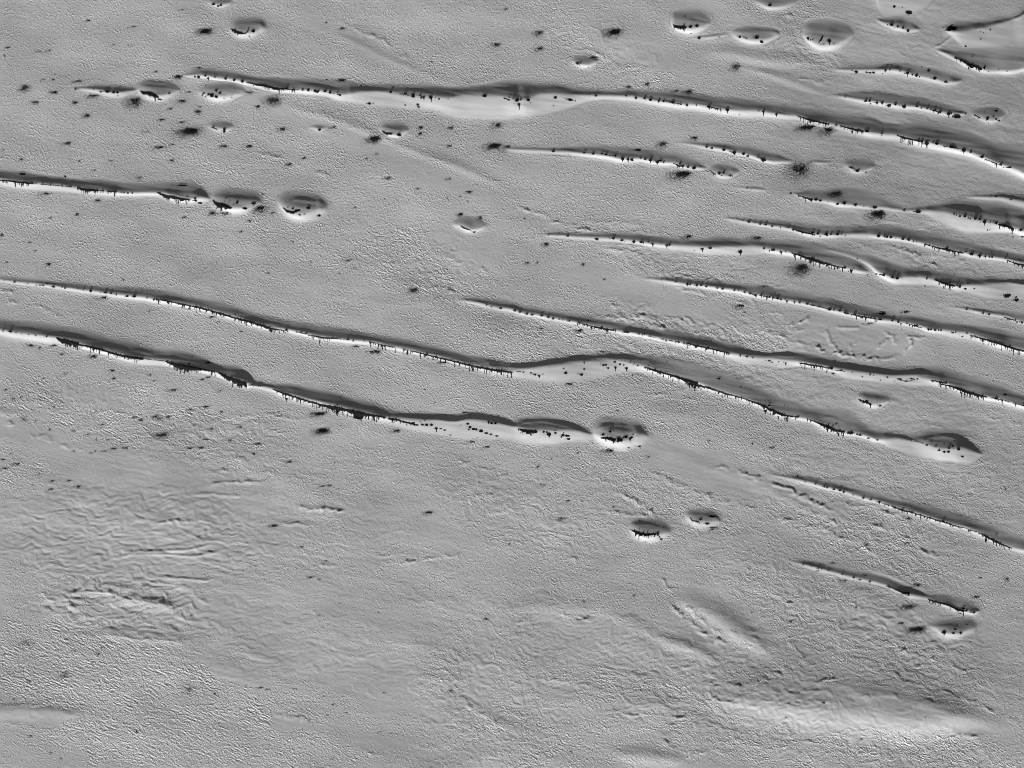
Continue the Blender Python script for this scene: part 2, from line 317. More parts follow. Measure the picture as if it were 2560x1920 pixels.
def column_profile(a, kx, up_pow, dn_pow, wob=0.0, seed=0, toe=0.0, round_ends=False):
    """heightfield of one dune from crest/upper/lower edges; returns (i0, i1, h) over grid columns"""
    i0 = int(np.searchsorted(gx, a[0, 0])); i1 = int(np.searchsorted(gx, a[-1, 0]))
    if i1 - i0 < 2: return None
    q = gx[i0:i1]
    cy = spline(a[:, 0], a[:, 1], q); up = np.maximum(spline(a[:, 0], a[:, 2], q), 0.6)
    dn = np.maximum(spline(a[:, 0], a[:, 3], q), 0.6)
    if wob:
        cy = cy + wob * gnoise(q / 37.0, q * 0 + seed * 3.7, seed) * np.minimum(1, up / 12)
        up = up * (1 + 0.05 * gnoise(q / 60.0, q * 0 + seed * 1.3, seed + 50))
    H = np.maximum(kx * up, np.minimum(0.20 * dn, 0.19 * up) * min(1, kx / 0.13) if not wob == 1.5 else 0) * PX
    if toe and wob != 1.5: H = H * (1 + 1.1 * np.exp(-up / 7.0))       # the low tips stay crisp
    H = np.minimum(H, 0.46 * dn * PX)          # a loose slope never stands steeper than its repose
    if round_ends:                                  # domes: full oval outline, height fading at both ends
        up = up ** 0.6 * up.max() ** 0.4 * np.minimum(1, up / 2.0); dn = dn ** 0.6 * dn.max() ** 0.4 * np.minimum(1, dn / 2.0)
        up = np.maximum(up, 0.6); dn = np.maximum(dn, 0.6)
    yy = gy[:, None]
    d = yy - cy[None, :]
    tu = -d / up[None, :]; td = d / dn[None, :]
    if toe:                                        # rounded toe that runs out softly on the plain
        t = np.clip(tu, 0, 2.6)
        raw = 1 - (1 - up_pow) * t - up_pow * t * t
        hu = toe * np.logaddexp(0, raw / toe)
        hu = np.maximum(hu * (1.0 / (toe * math.log1p(math.exp(1 / toe)))) - 0.006, 0)
    else:
        hu = 1 - np.clip(tu, 0, 1) ** up_pow
    hd = (1 - np.clip(td, 0, 1)) ** dn_pow
    if toe and wob != 1.5:                          # broad sunlit faces bulge and steepen towards their foot
        bul = 0.75 if round_ends else smooth((dn * Z - 60) / 70)[None, :]
        t = np.clip(td, 0, 2.2)
        hb = 0.12 * np.logaddexp(0, (1 - 0.45 * t - 0.55 * t * t) / 0.12)
        hb = np.maximum(hb / (0.12 * math.log1p(math.exp(1 / 0.12))) - 0.004, 0)
        hd = hd * (1 - bul) + hb * bul
    h = np.where(d < 0, hu, hd) * H[None, :]
    return i0, i1, h, cy, up, dn, h / np.maximum(H[None, :], 1e-4)

def blurv(a, n=1):
    for _ in range(n):
        b = a.copy(); b[1:-1] = 0.25 * a[:-2] + 0.5 * a[1:-1] + 0.25 * a[2:]; a = b
    return a
def blurh(a, n=1):
    for _ in range(n):
        b = a.copy(); b[:, 1:-1] = 0.25 * a[:, :-2] + 0.5 * a[:, 1:-1] + 0.25 * a[:, 2:]; a = b
    return a

FR = np.zeros((NY, NX)); DH = np.zeros((NY, NX)); OWN = np.full((NY, NX), -1, np.int32)
SPINE = []
for k, (key, name, steep, label, short, tr) in enumerate(DUNES):
    a = parse_trace(tr)
    dome = name == "dome_dune"
    i0, i1, h, cy, up, dn, fr = column_profile(a, (0.162 if not dome else 0.124) * (1 + 0.65 * (steep - 1)),
                                            0.34 if not dome else 0.92, 1.04, 0.8, k + 1, 0.26 if dome else 0.21, dome)
    SPINE.append((gx[i0:i1], cy, up, dn))
    sub = DH[:, i0:i1]; ow = OWN[:, i0:i1]
    m = (h > sub) & (h > 0.012)
    ow[m] = k
    fs = FR[:, i0:i1]; fr = np.where(gy[:, None] > cy[None, :], fr ** (0.8 if dome else 0.35), fr) * (0.8 if dome else 1.0); fs[m] = fr[m]
    DH[:, i0:i1] = np.maximum(sub, h)
keen = smooth((blurh(blurv(FR, 4), 4) - 0.12) / 0.5)      # crests stay keen, toes run out softly
DHs = keen * blurh(blurv(DH, 1), 1) + (1 - keen) * blurh(blurv(DH, 8), 22)
duneness = smooth(blurh(blurv((DH > 0.05).astype(float), 3), 3))

# soft wind-laid streaks on the dune slopes
DHs = DHs + duneness * (0.060 * aniso(X, Y, 8, 95, 13, 71) + 0.026 * aniso(X, Y, 10, 60, 6, 72)) * np.clip(DH / 0.5, 0, 1)

# slip-face ledges: narrow steep step facing away from the light
LEDGES = ["2,1|-200,1498,8,26;0,1512,10,30;150,1510,11,30;300,1490,11,30;450,1462,9,26;600,1442,8,26;800,1428,7,26;1000,1438,6,22;1200,1455,3,12",
 "2,1|0,1530,6,14;180,1524,7,16;330,1500,6,16;520,1470,6,18;800,1448,5,16;1000,1458,3,10",
 "1,1|1850,1428,3,10;1980,1455,6,18;2100,1476,8,24;2212,1492,8,26;2300,1502,3,10",
 "3,1|620,1512,3,10;750,1532,7,20;900,1556,9,24;1050,1574,9,24;1180,1578,8,24;1350,1572,5,18;1450,1580,2,8",
 "2,1|2000,1388,3,10;2150,1402,6,20;2300,1412,7,20;2450,1418,3,12",
 "1,2|1200,268,3,10;1350,290,6,18;1550,308,8,18;1720,324,9,18;1850,296,7,20;2000,306,7,20;2150,345,7,18;2250,368,5,14",
 "2,2|40,352,3,10;160,318,6,20;260,316,7,22;400,340,6,20;520,368,3,10",
 "2,2|720,400,3,10;800,360,5,16;900,350,6,18;1000,368,4,14",
 "2,2|1060,1218,3,10;1130,1205,5,16;1200,1212,5,16;1280,1238,3,10",
 "3,2|1340,485,3,10;1420,455,6,20;1540,452,6,20;1640,472,3,12",
 "3,2|440,290,2,8;520,285,5,18;620,315,5,18;700,345,2,8",
 "3,0|1420,405,6,14;1480,395,14,16;1540,352,16,14;1590,318,8,8",
 "3,0|2100,158,4,10;2150,156,10,20;2212,122,12,22;2300,70,8,20",
 "3,1|2060,775,3,10;2130,786,7,20;2212,800,8,22;2330,815,6,20",
 "1,1|280,80,3,12;350,62,5,20;430,70,4,18;500,95,2,10",
 "0,1|1120,1345,3,12;1220,1372,5,20;1320,1398,3,12",
 "3,3|1420,432,2,10;1520,428,5,18;1620,420,3,14"]
LH = np.zeros_like(DH)
for q, tr in enumerate(LEDGES):
    r_ = column_profile(parse_trace(tr), 0.30, 1.2, 1.3, 1.5, 200 + q)
    if r_: LH[:, r_[0]:r_[1]] = np.maximum(LH[:, r_[0]:r_[1]], r_[2])
DHs = DHs + blurv(LH, 1) * 0.95

# ------------------------------------------------------------------ the plain between the dunes
SWELLS = [  # (steepness, trace) broad low undulations
 (.055,"1,2|520,350,10,8;620,360,24,22;720,378,24,30;800,392,18,14;830,395,3,3"),
 (.05,"1,1|560,905,4,4;700,908,20,28;900,930,20,30;1080,955,18,24;1250,975,20,20;1450,955,18,20;1650,935,12,14;1720,932,3,3"),
 (.030,"3,3|-500,1060,100,100;100,1120,330,190;400,1165,380,230;700,1182,420,250;900,1210,440,250;1100,1236,440,230;1300,1256,400,190;1500,1250,300,140;1750,1240,160,80;1950,1240,5,5"),
 (.03,"3,3|540,930,4,4;650,955,30,40;760,1000,46,50;870,1042,66,40;1000,1024,40,32;1120,1040,20,20;1180,1050,4,4"),
 (.03,"3,3|300,1075,4,4;440,1085,40,30;560,1090,30,30;700,1150,30,20;800,1150,4,4"),
 (.03,"3,3|1200,1090,5,5;1400,1130,60,40;1600,1200,70,60;1800,1250,60,60;2000,1300,30,30;2100,1320,5,5"),
 (.05,"2,3|1380,190,10,10;1560,262,110,90;1700,320,130,130;1900,445,140,150;2050,545,130,110;2180,640,80,60;2280,710,8,8"),
 (.016,"2,3|-200,330,30,20;0,300,90,44;400,270,120,64;800,310,120,74;1000,390,110,74;1150,470,80,50;1300,560,16,10"),
 (.06,"2,3|1200,520,6,6;1320,560,64,44;1500,622,84,54;1700,700,54,44;1800,740,6,6"),
 (.06,"2,3|800,1500,6,6;950,1545,60,70;1150,1560,70,110;1400,1590,60,60;1500,1600,6,6"),
 (.05,"2,3|950,1075,6,6;1100,1100,30,70;1300,1100,30,70;1420,1100,6,6"),
 (.055,"0,3|-200,1170,50,60;0,1170,50,90;200,1160,50,100;450,1165,50,100;620,1190,40,60;720,1210,6,6"),
 (.11,"0,3|900,180,5,8;1060,190,34,70;1250,222,44,86;1450,258,44,60;1540,280,5,8"),
 (.10,"0,3|880,490,4,4;1000,508,20,34;1250,520,24,44;1500,535,20,44;1640,560,10,24;1700,570,3,3"),
 (.06,"0,2|1350,1440,5,5;1500,1400,30,20;1700,1370,30,24;1900,1350,24,20;2000,1345,4,4"),
 (.06,"1,3|-200,640,6,6;0,690,30,50;150,740,24,40;300,790,6,6"),
 (.055,"1,3|1000,560,4,4;1200,575,20,24;1400,600,26,30;1560,625,24,24;1600,640,4,4"),
 (.055,"1,3|1300,850,4,4;1500,870,24,40;1680,905,20,20;1760,920,4,4"),
 (.06,"1,3|1700,1040,4,4;1850,1110,24,40;2000,1200,34,44;2150,1290,34,44;2260,1360,5,5"),
 (.045,"1,0|440,200,4,4;600,265,20,24;900,395,34,34;1300,580,30,30;1600,690,20,24;1700,720,4,4"),
 (.04,"1,0|180,880,6,4;400,965,44,18;700,1050,50,22;1000,1160,54,24;1300,1290,50,24;1800,1475,60,26;2100,1600,40,20;2200,1640,5,5"),
 (.05,"3,0|-200,590,6,6;0,640,40,40;200,700,50,44;400,780,40,36;520,825,6,6"),
 (.04,"3,0|-600,440,8,8;-300,470,60,60;0,520,70,70;300,540,50,50;500,560,8,8"),
 (.018,"2,2|1150,500,8,8;1400,600,50,60;1700,720,60,60;2000,820,60,60;2300,950,60,60;2600,1080,30,30;2700,1100,5,5"),
 (.05,"0,2|-200,200,20,20;0,245,40,30;120,255,20,15;180,265,3,3"),
 (.05,"3,3|1800,170,4,10;1950,140,10,60;2100,130,10,80;2212,140,10,70;2330,150,10,60"),
 (.05,"2,0|1880,560,3,3;2000,585,20,20;2212,640,24,24;2400,720,24,24;2500,760,4,4"),
 (.05,"2,0|1300,1560,3,3;1400,1580,10,16;1500,1585,8,12;1560,1585,3,3"),
]
SW = np.zeros_like(DH)
for q, (kx, tr) in enumerate(SWELLS):
    r_ = column_profile(parse_trace(tr), kx * 1.5, 0.3, 1.4, 1.5, 300 + q, 0.25)
    if r_ is None: continue
    w = int(r_[5].max() / STEP)                    # the wider the swell, the softer its back
    n = int(min(110, 8 + (w / 4.5) ** 2))
    p = np.zeros((NY, r_[1] - r_[0] + 60)); p[:, 30:-30] = r_[2]
    p = blurh(blurv(p, n), min(90, 2 * n))
    ia, ib = max(0, r_[0] - 30), min(NX, r_[1] + 30)
    SW[:, ia:ib] += 1.3 * p[:, ia - r_[0] + 30: ib - r_[0] + 30]

# soft-edged patches: cx, cy, rx, ry, clockwise degrees, value, softness
wx = X + 26 * gnoise(X / 70, Y / 50, 5) + 12 * gnoise(X / 22, Y / 20, 6)
wy = Y + 16 * gnoise(X / 75, Y / 50, 7) + 9 * gnoise(X / 22, Y / 18, 8)
def patches(base, lst):
    f = np.full_like(X, base)
    for cx, cy, rx, ry, ang, val, soft in lst:
        a = math.radians(ang)
        u = ((wx - cx) * math.cos(a) + (wy - cy) * math.sin(a)) / rx
        v = (-(wx - cx) * math.sin(a) + (wy - cy) * math.cos(a)) / ry
        w = smooth((1 + soft - np.sqrt(u * u + v * v)) / (2 * soft))
        f = f * (1 - w) + val * w
    return f
ROUGH = patches(0.42, [
 (450,330,700,400,0,.46,.3),(500,385,170,60,22,.72,.5),(1050,660,180,80,18,.88,.4),(740,610,150,60,20,.68,.5),(200,590,180,60,8,.58,.5),
 (720,285,200,22,25,.12,.4),(1010,405,270,24,24,.14,.4),(900,105,170,16,26,.14,.4),(1150,180,150,30,20,.66,.5),(1520,130,200,60,25,.6,.5),
 (2300,250,360,330,0,.12,.25),(2010,50,90,40,10,.5,.4),(2000,120,120,50,20,.35,.5),(2250,700,380,240,5,.22,.3),(1780,60,160,70,20,.3,.5),(1600,130,130,40,20,.12,.5),
 (1560,300,240,40,10,.28,.4),(1450,400,260,60,8,.42,.4),(2080,420,160,60,10,.34,.4),
 (1180,610,90,70,25,.2,.4),(1600,560,220,40,5,.5,.5),(1450,650,180,50,20,.5,.5),(1560,720,190,40,20,.12,.4),(1760,790,140,36,20,.16,.4),(1800,720,110,36,20,.5,.4),
 (2130,850,150,50,5,.05,.3),(1900,860,110,30,15,.6,.4),(1260,850,180,60,15,.72,.4),(1550,870,260,40,12,.7,.4),(1600,930,260,34,20,.72,.4),
 (1450,1010,320,60,22,.66,.4),(1780,1010,150,60,25,.6,.4),(1530,1150,120,70,20,.62,.4),(1850,1205,360,44,22,.1,.25),(1700,1260,260,40,24,.66,.4),
 (2300,1190,260,130,15,.34,.4),(2200,1010,320,80,10,.2,.3),(2420,1230,150,60,15,.42,.4),(2090,1290,240,24,22,.08,.3),(2120,1350,260,36,22,.68,.4),(2220,1330,100,40,25,.7,.4),
 (1000,1140,260,60,10,.44,.4),(870,1250,160,40,22,.58,.5),(900,1300,120,50,10,.2,.4),(1150,1330,180,60,20,.22,.4),(820,1080,140,30,10,.36,.4),
 (300,1030,330,80,10,.80,.3),(230,990,90,20,12,.2,.4),(560,1090,110,40,10,.6,.5),(110,1100,200,30,17,.08,.25),(30,1180,110,56,8,.8,.3),(300,1180,220,60,12,.2,.4),
 (350,1310,380,130,0,.10,.3),(620,1340,140,50,0,.2,.4),(820,1330,110,60,20,.4,.4),(1300,1330,200,80,25,.42,.4),
 (800,1560,330,120,8,.26,.3),(900,1690,280,60,15,.14,.3),(590,1540,120,50,5,.16,.4),
 (230,1700,330,130,12,1.2,.22),(480,1840,400,130,8,1.08,.25),(80,1788,120,24,2,.0,.15),(830,1790,180,60,22,.66,.35),(730,1812,70,20,10,.05,.3),(590,1680,100,24,18,.1,.3),(930,1720,240,34,22,.16,.3),
 (1110,1690,70,70,5,.55,.4),(1290,1720,70,90,20,.5,.4),(1204,1690,24,115,2,.04,.25),(1000,1870,200,50,15,.5,.4),(960,1860,70,16,15,.05,.3),(720,1870,120,40,10,.8,.3),
 (1460,1600,190,90,10,.24,.25),(1400,1450,200,50,20,.6,.4),(1620,1730,230,44,14,.74,.35),(1640,1815,230,70,8,.62,.4),(1620,1765,80,14,0,.05,.3),(1400,1880,240,70,20,.75,.4),
 (2080,1550,260,90,25,.66,.4),(1830,1550,150,40,36,.22,.3),(1760,1600,120,30,30,.2,.3),(2300,1640,220,80,25,.5,.4),(2150,1790,340,66,8,.06,.2),(2350,1570,260,40,10,.2,.3),(2300,1895,320,60,5,.8,.4),(1960,1890,180,60,15,.72,.4)])
ROUGH = blurh(blurv(ROUGH, 2), 2)
WRINK = patches(0.10, [(400,1340,380,120,5,1.0,.4),(550,1130,240,70,8,.6,.5),(700,1600,420,100,12,.6,.5),(1050,1450,300,90,14,.4,.5),(800,1300,200,80,10,.5,.5),(1750,1700,500,160,15,.7,.5),(2250,1600,380,150,20,.7,.5),
 (2250,1180,360,160,18,.6,.5),(2300,1030,300,70,15,.5,.4),(2300,300,350,300,15,.35,.5),(2350,640,300,80,20,.6,.4),(2000,850,200,60,15,.4,.4),(1350,1280,250,120,15,.5,.5),
 (1700,640,300,60,12,.6,.5),(1800,900,400,80,15,.4,.5),(850,1180,150,80,10,.4,.5),(560,1060,160,40,5,.9,.4),(250,1400,220,70,8,1.1,.4),(290,1520,215,78,6,1.6,.25)])
LUMP = patches(0.08, [(1050,660,190,80,18,.6,.5),(280,1040,300,70,10,.6,.4),(1650,900,350,70,15,.7,.5),(1700,1280,300,60,23,.6,.5),(2150,1350,260,60,22,1.0,.4),
 (1300,1280,220,90,20,.6,.5),(1250,1750,200,200,10,.9,.5),(1800,1750,300,140,10,.8,.5),(2150,1580,340,90,22,1.0,.5),(2300,1880,300,60,8,1.0,.5),(1900,860,160,50,15,.8,.5),
 (2000,120,120,50,20,.6,.5),(1500,120,200,60,25,.5,.5),(250,1720,330,140,12,.5,.4),(2000,1490,150,50,20,1.0,.4),(1680,800,160,20,15,1.3,.4),(1700,680,150,40,15,.7,.4),(2150,1260,300,60,20,.5,.4)])
n1 = aniso(wx, wy, 8, 120, 17, 21); n2 = aniso(wx, wy, 18, 60, 10, 22); n3 = aniso(wx, wy, 2, 34, 9, 23)
r1 = 1 - np.abs(aniso(wx, wy, 8, 46, 10, 24)) * 2.4
r2 = 1 - np.abs(aniso(wx, wy, 32, 36, 10, 25)) * 2.4
r3 = 1 - np.abs(aniso(X + 8 * n3, Y + 6 * n2, -8, 30, 11, 26)) * 2.4
sel = smooth(0.5 + 1.2 * gnoise(X / 60, Y / 45, 27))
wr = 0.042 * n1 + 0.036 * n2 + 0.034 * n3 + 0.054 * (r1 * sel + r2 * (1 - sel)) + 0.034 * r3
l1 = aniso(wx, wy, 25, 22, 13, 31); l2 = aniso(wx, wy, 25, 11, 7.5, 32)
l3 = aniso(X, Y, 30, 26, 9, 35)
lump = 0.12 * np.maximum(l1, -0.1) + 0.11 * l2 + 0.06 * l3
vein = np.maximum(0, 1 - np.abs(aniso(wx, wy, 22, 130, 60, 33)) * 9) * np.maximum(0, 0.5 + aniso(X, Y, 0, 30, 30, 34))
BASE = SW + 1.5 * WRINK * wr + LUMP * lump + 0.10 * (0.3 + LUMP) * vein
BASE += 0.22 * gnoise(X / 260, Y / 170, 41) + 0.10 * gnoise(X / 110, Y / 60, 42)
streaky = patches(0.25, [(700,1500,900,420,8,1.0,.5),(2250,400,420,520,10,.9,.5),(1900,1500,800,460,15,.8,.5)])
BASE += streaky * (0.028 * aniso(wx, Y, 13, 120, 7.5, 45) + 0.020 * aniso(X, Y, 17, 60, 6, 46))
BASE += np.clip(ROUGH, 0, 1.2) * (0.020 * aniso(X, Y, 24, 16, 10, 43) + 0.016 * aniso(X, Y, 24, 34, 17, 44))

# cracks and crumbling scarp lines across the plain: (height, half width px, raggedness, trace)
SCARPS = [
 (.34,4,1,"2,1|0,120;150,165;330,210;430,240;520,300;620,330;720,340"),(.22,3,1,"2,1|330,250;480,290;560,330"),(.20,4,1,"2,1|600,250;750,262;900,255;1050,272;1180,275"),
 (.40,6,1,"2,1|680,1085;860,1085;1000,1105;1120,1120;1200,1145;1330,1185;1420,1205;1500,1222;1600,1265"),(.3,5,1,"2,1|850,1060;1010,1075;1150,1090;1260,1120;1350,1150"),(.26,4,1,"2,1|850,985;920,990;990,1000"),
 (.30,4,1,"2,1|1390,810;1500,850;1650,880;1820,890;1950,945;2080,995;2130,1040;2212,1050"),(.24,4,1,"2,1|2050,905;2090,950;2130,1010"),(.26,4,1,"2,1|1250,680;1300,710;1400,690;1500,730;1570,750"),(.24,4,1,"2,1|800,480;900,500;1000,505;1150,560"),
 (.24,4,1,"3,1|530,1150;500,1210;540,1290;600,1370;720,1410"),(.16,3,.3,"3,1|580,1168;680,1175;800,1176"),(.26,4,1,"3,1|920,1180;1020,1222;1090,1250;1110,1330"),(.32,4,1,"3,1|1025,1255;1000,1310;930,1370;840,1420"),
 (.24,3,.6,"3,1|1195,1252;1270,1256;1350,1262"),(.32,4,.8,"3,1|1245,1262;1230,1330;1200,1380;1170,1420"),(.26,3,1,"3,1|670,1360;720,1335;770,1300"),(.34,5,1,"3,1|-100,1190;0,1215;150,1262;300,1305;450,1362;560,1390;700,1412;850,1440;1000,1440;1200,1420"),
 (.28,4,1,"3,1|160,1172;230,1130;310,1108;365,1090;372,1150"),(.2,4,1,"3,1|150,1180;250,1200;330,1190"),(.24,3,1,"3,1|0,805;80,812;150,815"),(.26,3,1,"3,1|0,1030;70,1050;140,1060"),(.26,4,1,"3,1|1030,470;1180,500;1300,560;1400,600;1480,680"),(.22,4,1,"3,1|1380,540;1500,560;1620,560;1740,640"),
 (.44,5,.8,"3,2|0,850;90,885;200,915;250,950;330,990;420,1035;500,1070;560,1095"),(.40,5,1,"3,2|760,1165;830,1188;900,1208;1000,1245;1100,1290"),(.36,5,1,"3,2|1150,1312;1240,1350;1290,1420;1400,1470;1500,1510"),(.3,5,1,"3,2|560,1010;700,1040;860,1060;950,1100;1060,1125;1200,1165;1240,1290"),
 (.26,5,1,"3,2|0,1140;150,1170;300,1220;520,1260;620,1330;700,1362;850,1412;1000,1500;1150,1560"),(.3,3,.8,"3,2|510,1170;550,1185;590,1195"),(.28,3,.8,"3,2|985,1443;1045,1448"),(.2,4,1,"3,2|1700,238;1800,245;1900,290;2050,320;2212,360"),(.2,4,1,"3,2|1450,390;1600,410;1750,470;1820,500"),(.2,4,1,"3,2|2050,690;2080,740;2130,780"),
 (.40,4,.6,"1,2|340,1045;400,1075;550,1080;640,1085;700,1092;770,1112"),(.22,3,1,"1,2|400,760;430,830"),(.24,4,1,"1,2|1700,650;1900,712;2050,760;2212,825"),(.28,4,1,"1,2|1180,1570;1300,1540;1450,1515;1600,1490;1800,1480"),(.28,4,1,"1,2|1900,1000;1920,970;2000,955;2150,965"),(.22,4,.7,"1,2|200,1205;350,1210;520,1215"),(.22,3,.7,"1,2|480,1565;600,1568;690,1570"),(.24,4,.8,"1,2|50,245;150,270;280,295;420,310"),
 (.34,5,1,"2,2|870,880;900,935;1050,1000;1130,1050;1200,1105;1260,1160"),(.28,5,1,"2,2|1130,722;1350,832;1500,900;1650,965;1900,1035;2212,1120"),(.24,4,1,"2,2|1080,72;1300,92;1500,120;1700,140"),(.3,4,1,"2,2|740,1370;770,1420;800,1450"),(.24,4,.8,"2,2|800,1110;1000,1125;1200,1148"),(.28,4,1,"2,2|450,1480;530,1520;620,1560"),(.24,4,1,"2,2|1700,700;1900,740;2050,790;2212,850"),
 (.42,5,1,"2,3|1340,190;1370,250;1400,290;1530,390;1620,460;1680,520;1800,560;1960,640"),(.38,5,1,"2,3|1480,215;1560,300;1650,390;1740,450;1830,512;1900,500;1990,530"),(.3,4,1,"2,3|1280,0;1330,90;1400,130"),(.24,5,1,"2,3|0,770;150,882;300,890;500,920;700,962;900,1100"),(.24,5,1,"2,3|700,790;900,812;1100,870;1250,892;1330,950;1400,985;1550,1000;1700,1060"),(.28,4,1,"2,3|750,840;900,848;1000,870"),
 (.24,4,1,"2,3|20,440;120,365;250,345"),(.3,4,1,"2,3|380,310;500,345;640,365;720,380"),(.22,4,1,"2,3|900,420;1040,450;1200,500;1230,560"),(.26,4,1,"2,3|0,1040;100,1040;200,1025"),(.28,4,1,"2,3|880,1150;960,1170;1020,1200;1200,1195"),(.28,4,1,"2,3|1270,1400;1340,1460;1400,1490;1550,1550;1700,1500"),(.26,4,1,"2,3|1700,1040;1800,1080;1980,1105;2100,1130;2212,1180"),(.24,3,1,"2,3|1600,940;1800,945;2000,935;2150,900;2212,870"),(.22,4,1,"2,3|1290,1230;1480,1220;1600,1290;1700,1320"),
 (.26,4,1,"3,3|150,520;230,620;300,700;360,770;430,795"),(.28,4,1,"3,3|330,885;440,912;560,890;680,875"),(.26,4,1,"3,3|1070,620;1200,650;1350,700;1480,740;1600,775;1680,820;1780,830"),(.26,4,1,"3,3|1500,985;1650,1045;1800,1090;1920,1160;2050,1220;2212,1290"),(.26,4,1,"3,3|0,1240;90,1262;150,1285;210,1400"),(.24,4,1,"3,3|880,1430;960,1490;1040,1520"),(.15,3,.6,"3,3|350,1000;420,990;490,990"),(.26,3,1,"3,3|1390,1210;1330,1260;1260,1320;1180,1350"),(.12,4,.8,"3,3|730,990;800,1020;870,1045;950,1030;1040,1022;1150,1045"),(.22,4,1,"3,3|0,1500;150,1470;330,1450"),(.28,4,1,"3,3|1280,1410;1500,1390;1700,1380;1880,1400"),(.22,4,1,"3,3|230,1600;260,1550;340,1560;420,1600"),
 (.28,4,1,"0,2|0,300;100,355;180,405;280,438;400,470;520,515;600,555;780,590"),(.26,4,.3,"0,2|1050,1452;1250,1450;1400,1447;1620,1435;1750,1405;1850,1385"),(.26,4,.3,"0,2|1000,1500;1130,1472;1400,1472;1700,1487;1850,1455;1950,1430"),(.2,4,.4,"0,2|1640,955;1850,950;2100,972"),(.26,4,.5,"0,2|1780,882;1950,852;2100,848;2212,845"),(.26,3,.5,"0,2|1905,738;1975,760"),(.2,4,.5,"0,2|1320,1210;1500,1185;1700,1180;1850,1190"),(.24,4,1,"0,2|2000,620;2100,660;2212,700"),(.22,4,1,"0,2|1600,560;1760,565;1900,600"),
 (.3,4,.8,"0,1|0,850;60,858;130,868"),(.32,4,.6,"0,1|70,945;130,950;170,958"),(.24,3,1,"0,1|270,985;340,990;460,1040;500,1110"),(.26,4,1,"0,3|480,140;560,180;600,260;700,270"),(.26,4,1,"0,3|350,110;430,210;500,260"),(.28,4,.7,"0,3|880,490;980,520;1150,545;1400,560;1640,578"),(.26,4,.4,"0,3|550,170;700,130;900,140;1060,165"),(.28,4,1,"0,3|730,290;750,350;880,380;1000,410"),(.26,3,.3,"0,3|1400,8;1600,25;1820,42"),(.26,4,1,"0,3|1550,60;1650,120;1720,190;1780,230"),
 (.15,4,.6,"0,3|0,1140;130,1115;300,1105;480,1080;640,1110"),(.13,4,1,"0,3|0,1265;200,1290;340,1330"),(.26,4,1,"1,3|1830,620;1760,655;1690,640"),(.3,4,1,"1,3|1600,780;1680,860;1730,900;1800,840"),(.26,4,1,"1,3|2040,250;2080,290;2060,330"),(.34,4,1,"1,3|1790,1090;1860,1140;1940,1200;2050,1260;2212,1350"),(.24,4,1,"1,3|880,1490;1000,1540;1150,1570;1300,1600"),(.26,3,1,"1,3|1280,1560;1350,1545;1390,1580"),(.24,4,1,"1,3|0,1180;200,1195;370,1225;500,1265"),
 (.26,4,1,"1,0|700,160;900,270;1100,350;1200,440;1350,530"),(.22,4,1,"1,1|700,550;820,590;890,600"),(.26,4,1,"1,1|1480,820;1640,830;1750,860"),(.24,4,1,"1,1|1850,610;1960,660;2000,690"),(.24,4,1,"1,0|0,1300;200,1370;400,1440;560,1500;700,1540"),
 (.22,3,1,"2,0|400,380;520,430;700,440;900,550;1050,610"),(.26,3,1,"3,0|120,130;250,150;310,165;410,160"),(.2,3,1,"3,0|250,380;340,420"),(.22,4,.8,"3,0|240,680;320,690;500,720"),
]
SC = np.zeros_like(DH)
for q, (ht, hw, rag, tr) in enumerate(SCARPS):
    cr, body = tr.split('|'); c, r = map(int, cr.split(','))
    P = np.array([tp(c, r, *map(float, p.split(','))) for p in body.split(';')])
    x0, y0 = P.min(0) - 30; x1, y1 = P.max(0) + 30
    ia, ib = np.searchsorted(gx, [x0, x1]); ja, jb = np.searchsorted(gy, [y0, y1])
    if ib - ia < 2 or jb - ja < 2: continue
    xs = X[ja:jb, ia:ib]; ys = Y[ja:jb, ia:ib]
    xs = xs + rag * (7 * gnoise(xs / 17, ys / 17, 400 + q) + 3.5 * gnoise(xs / 7, ys / 7, 600 + q))
    ys = ys + rag * (6 * gnoise(xs / 15 + 9, ys / 15, 500 + q) + 3.5 * gnoise(xs / 7 + 5, ys / 7, 700 + q))
    best = np.full(xs.shape, 1e9); tt = np.zeros(xs.shape)
    acc = 0; tot = np.sum(np.hypot(*np.diff(P, axis=0).T))
    for (ax, ay), (bx, by) in zip(P[:-1], P[1:]):
        L = math.hypot(bx - ax, by - ay)
        t = np.clip(((xs - ax) * (bx - ax) + (ys - ay) * (by - ay)) / (L * L), 0, 1)
        d = np.hypot(xs - ax - t * (bx - ax), ys - ay - t * (by - ay))
        m = d < best
        best[m] = d[m]; tt[m] = (acc + t[m] * L) / tot
        acc += L
    gap = smooth(0.75 + 1.6 * rag * gnoise(xs / 28, ys / 28, 800 + q) + (1 - rag))
    grit = np.clip(0.72 + 0.75 * gnoise(xs / 10, ys / 7, 900 + q) + 0.4 * gnoise(xs / 5, ys / 4, 950 + q), 0.1, 1.3) if rag > .45 else 1.0
    h = ht * (1.35 if tr.startswith('3,1') else 1.15) * grit * np.exp(-(best / (1.2 + hw * 0.62)) ** 2) * gap * smooth(tt * 8) * smooth((1 - tt) * 8)
    SC[ja:jb, ia:ib] = np.maximum(SC[ja:jb, ia:ib], h)
BASE += 0.75 * SC

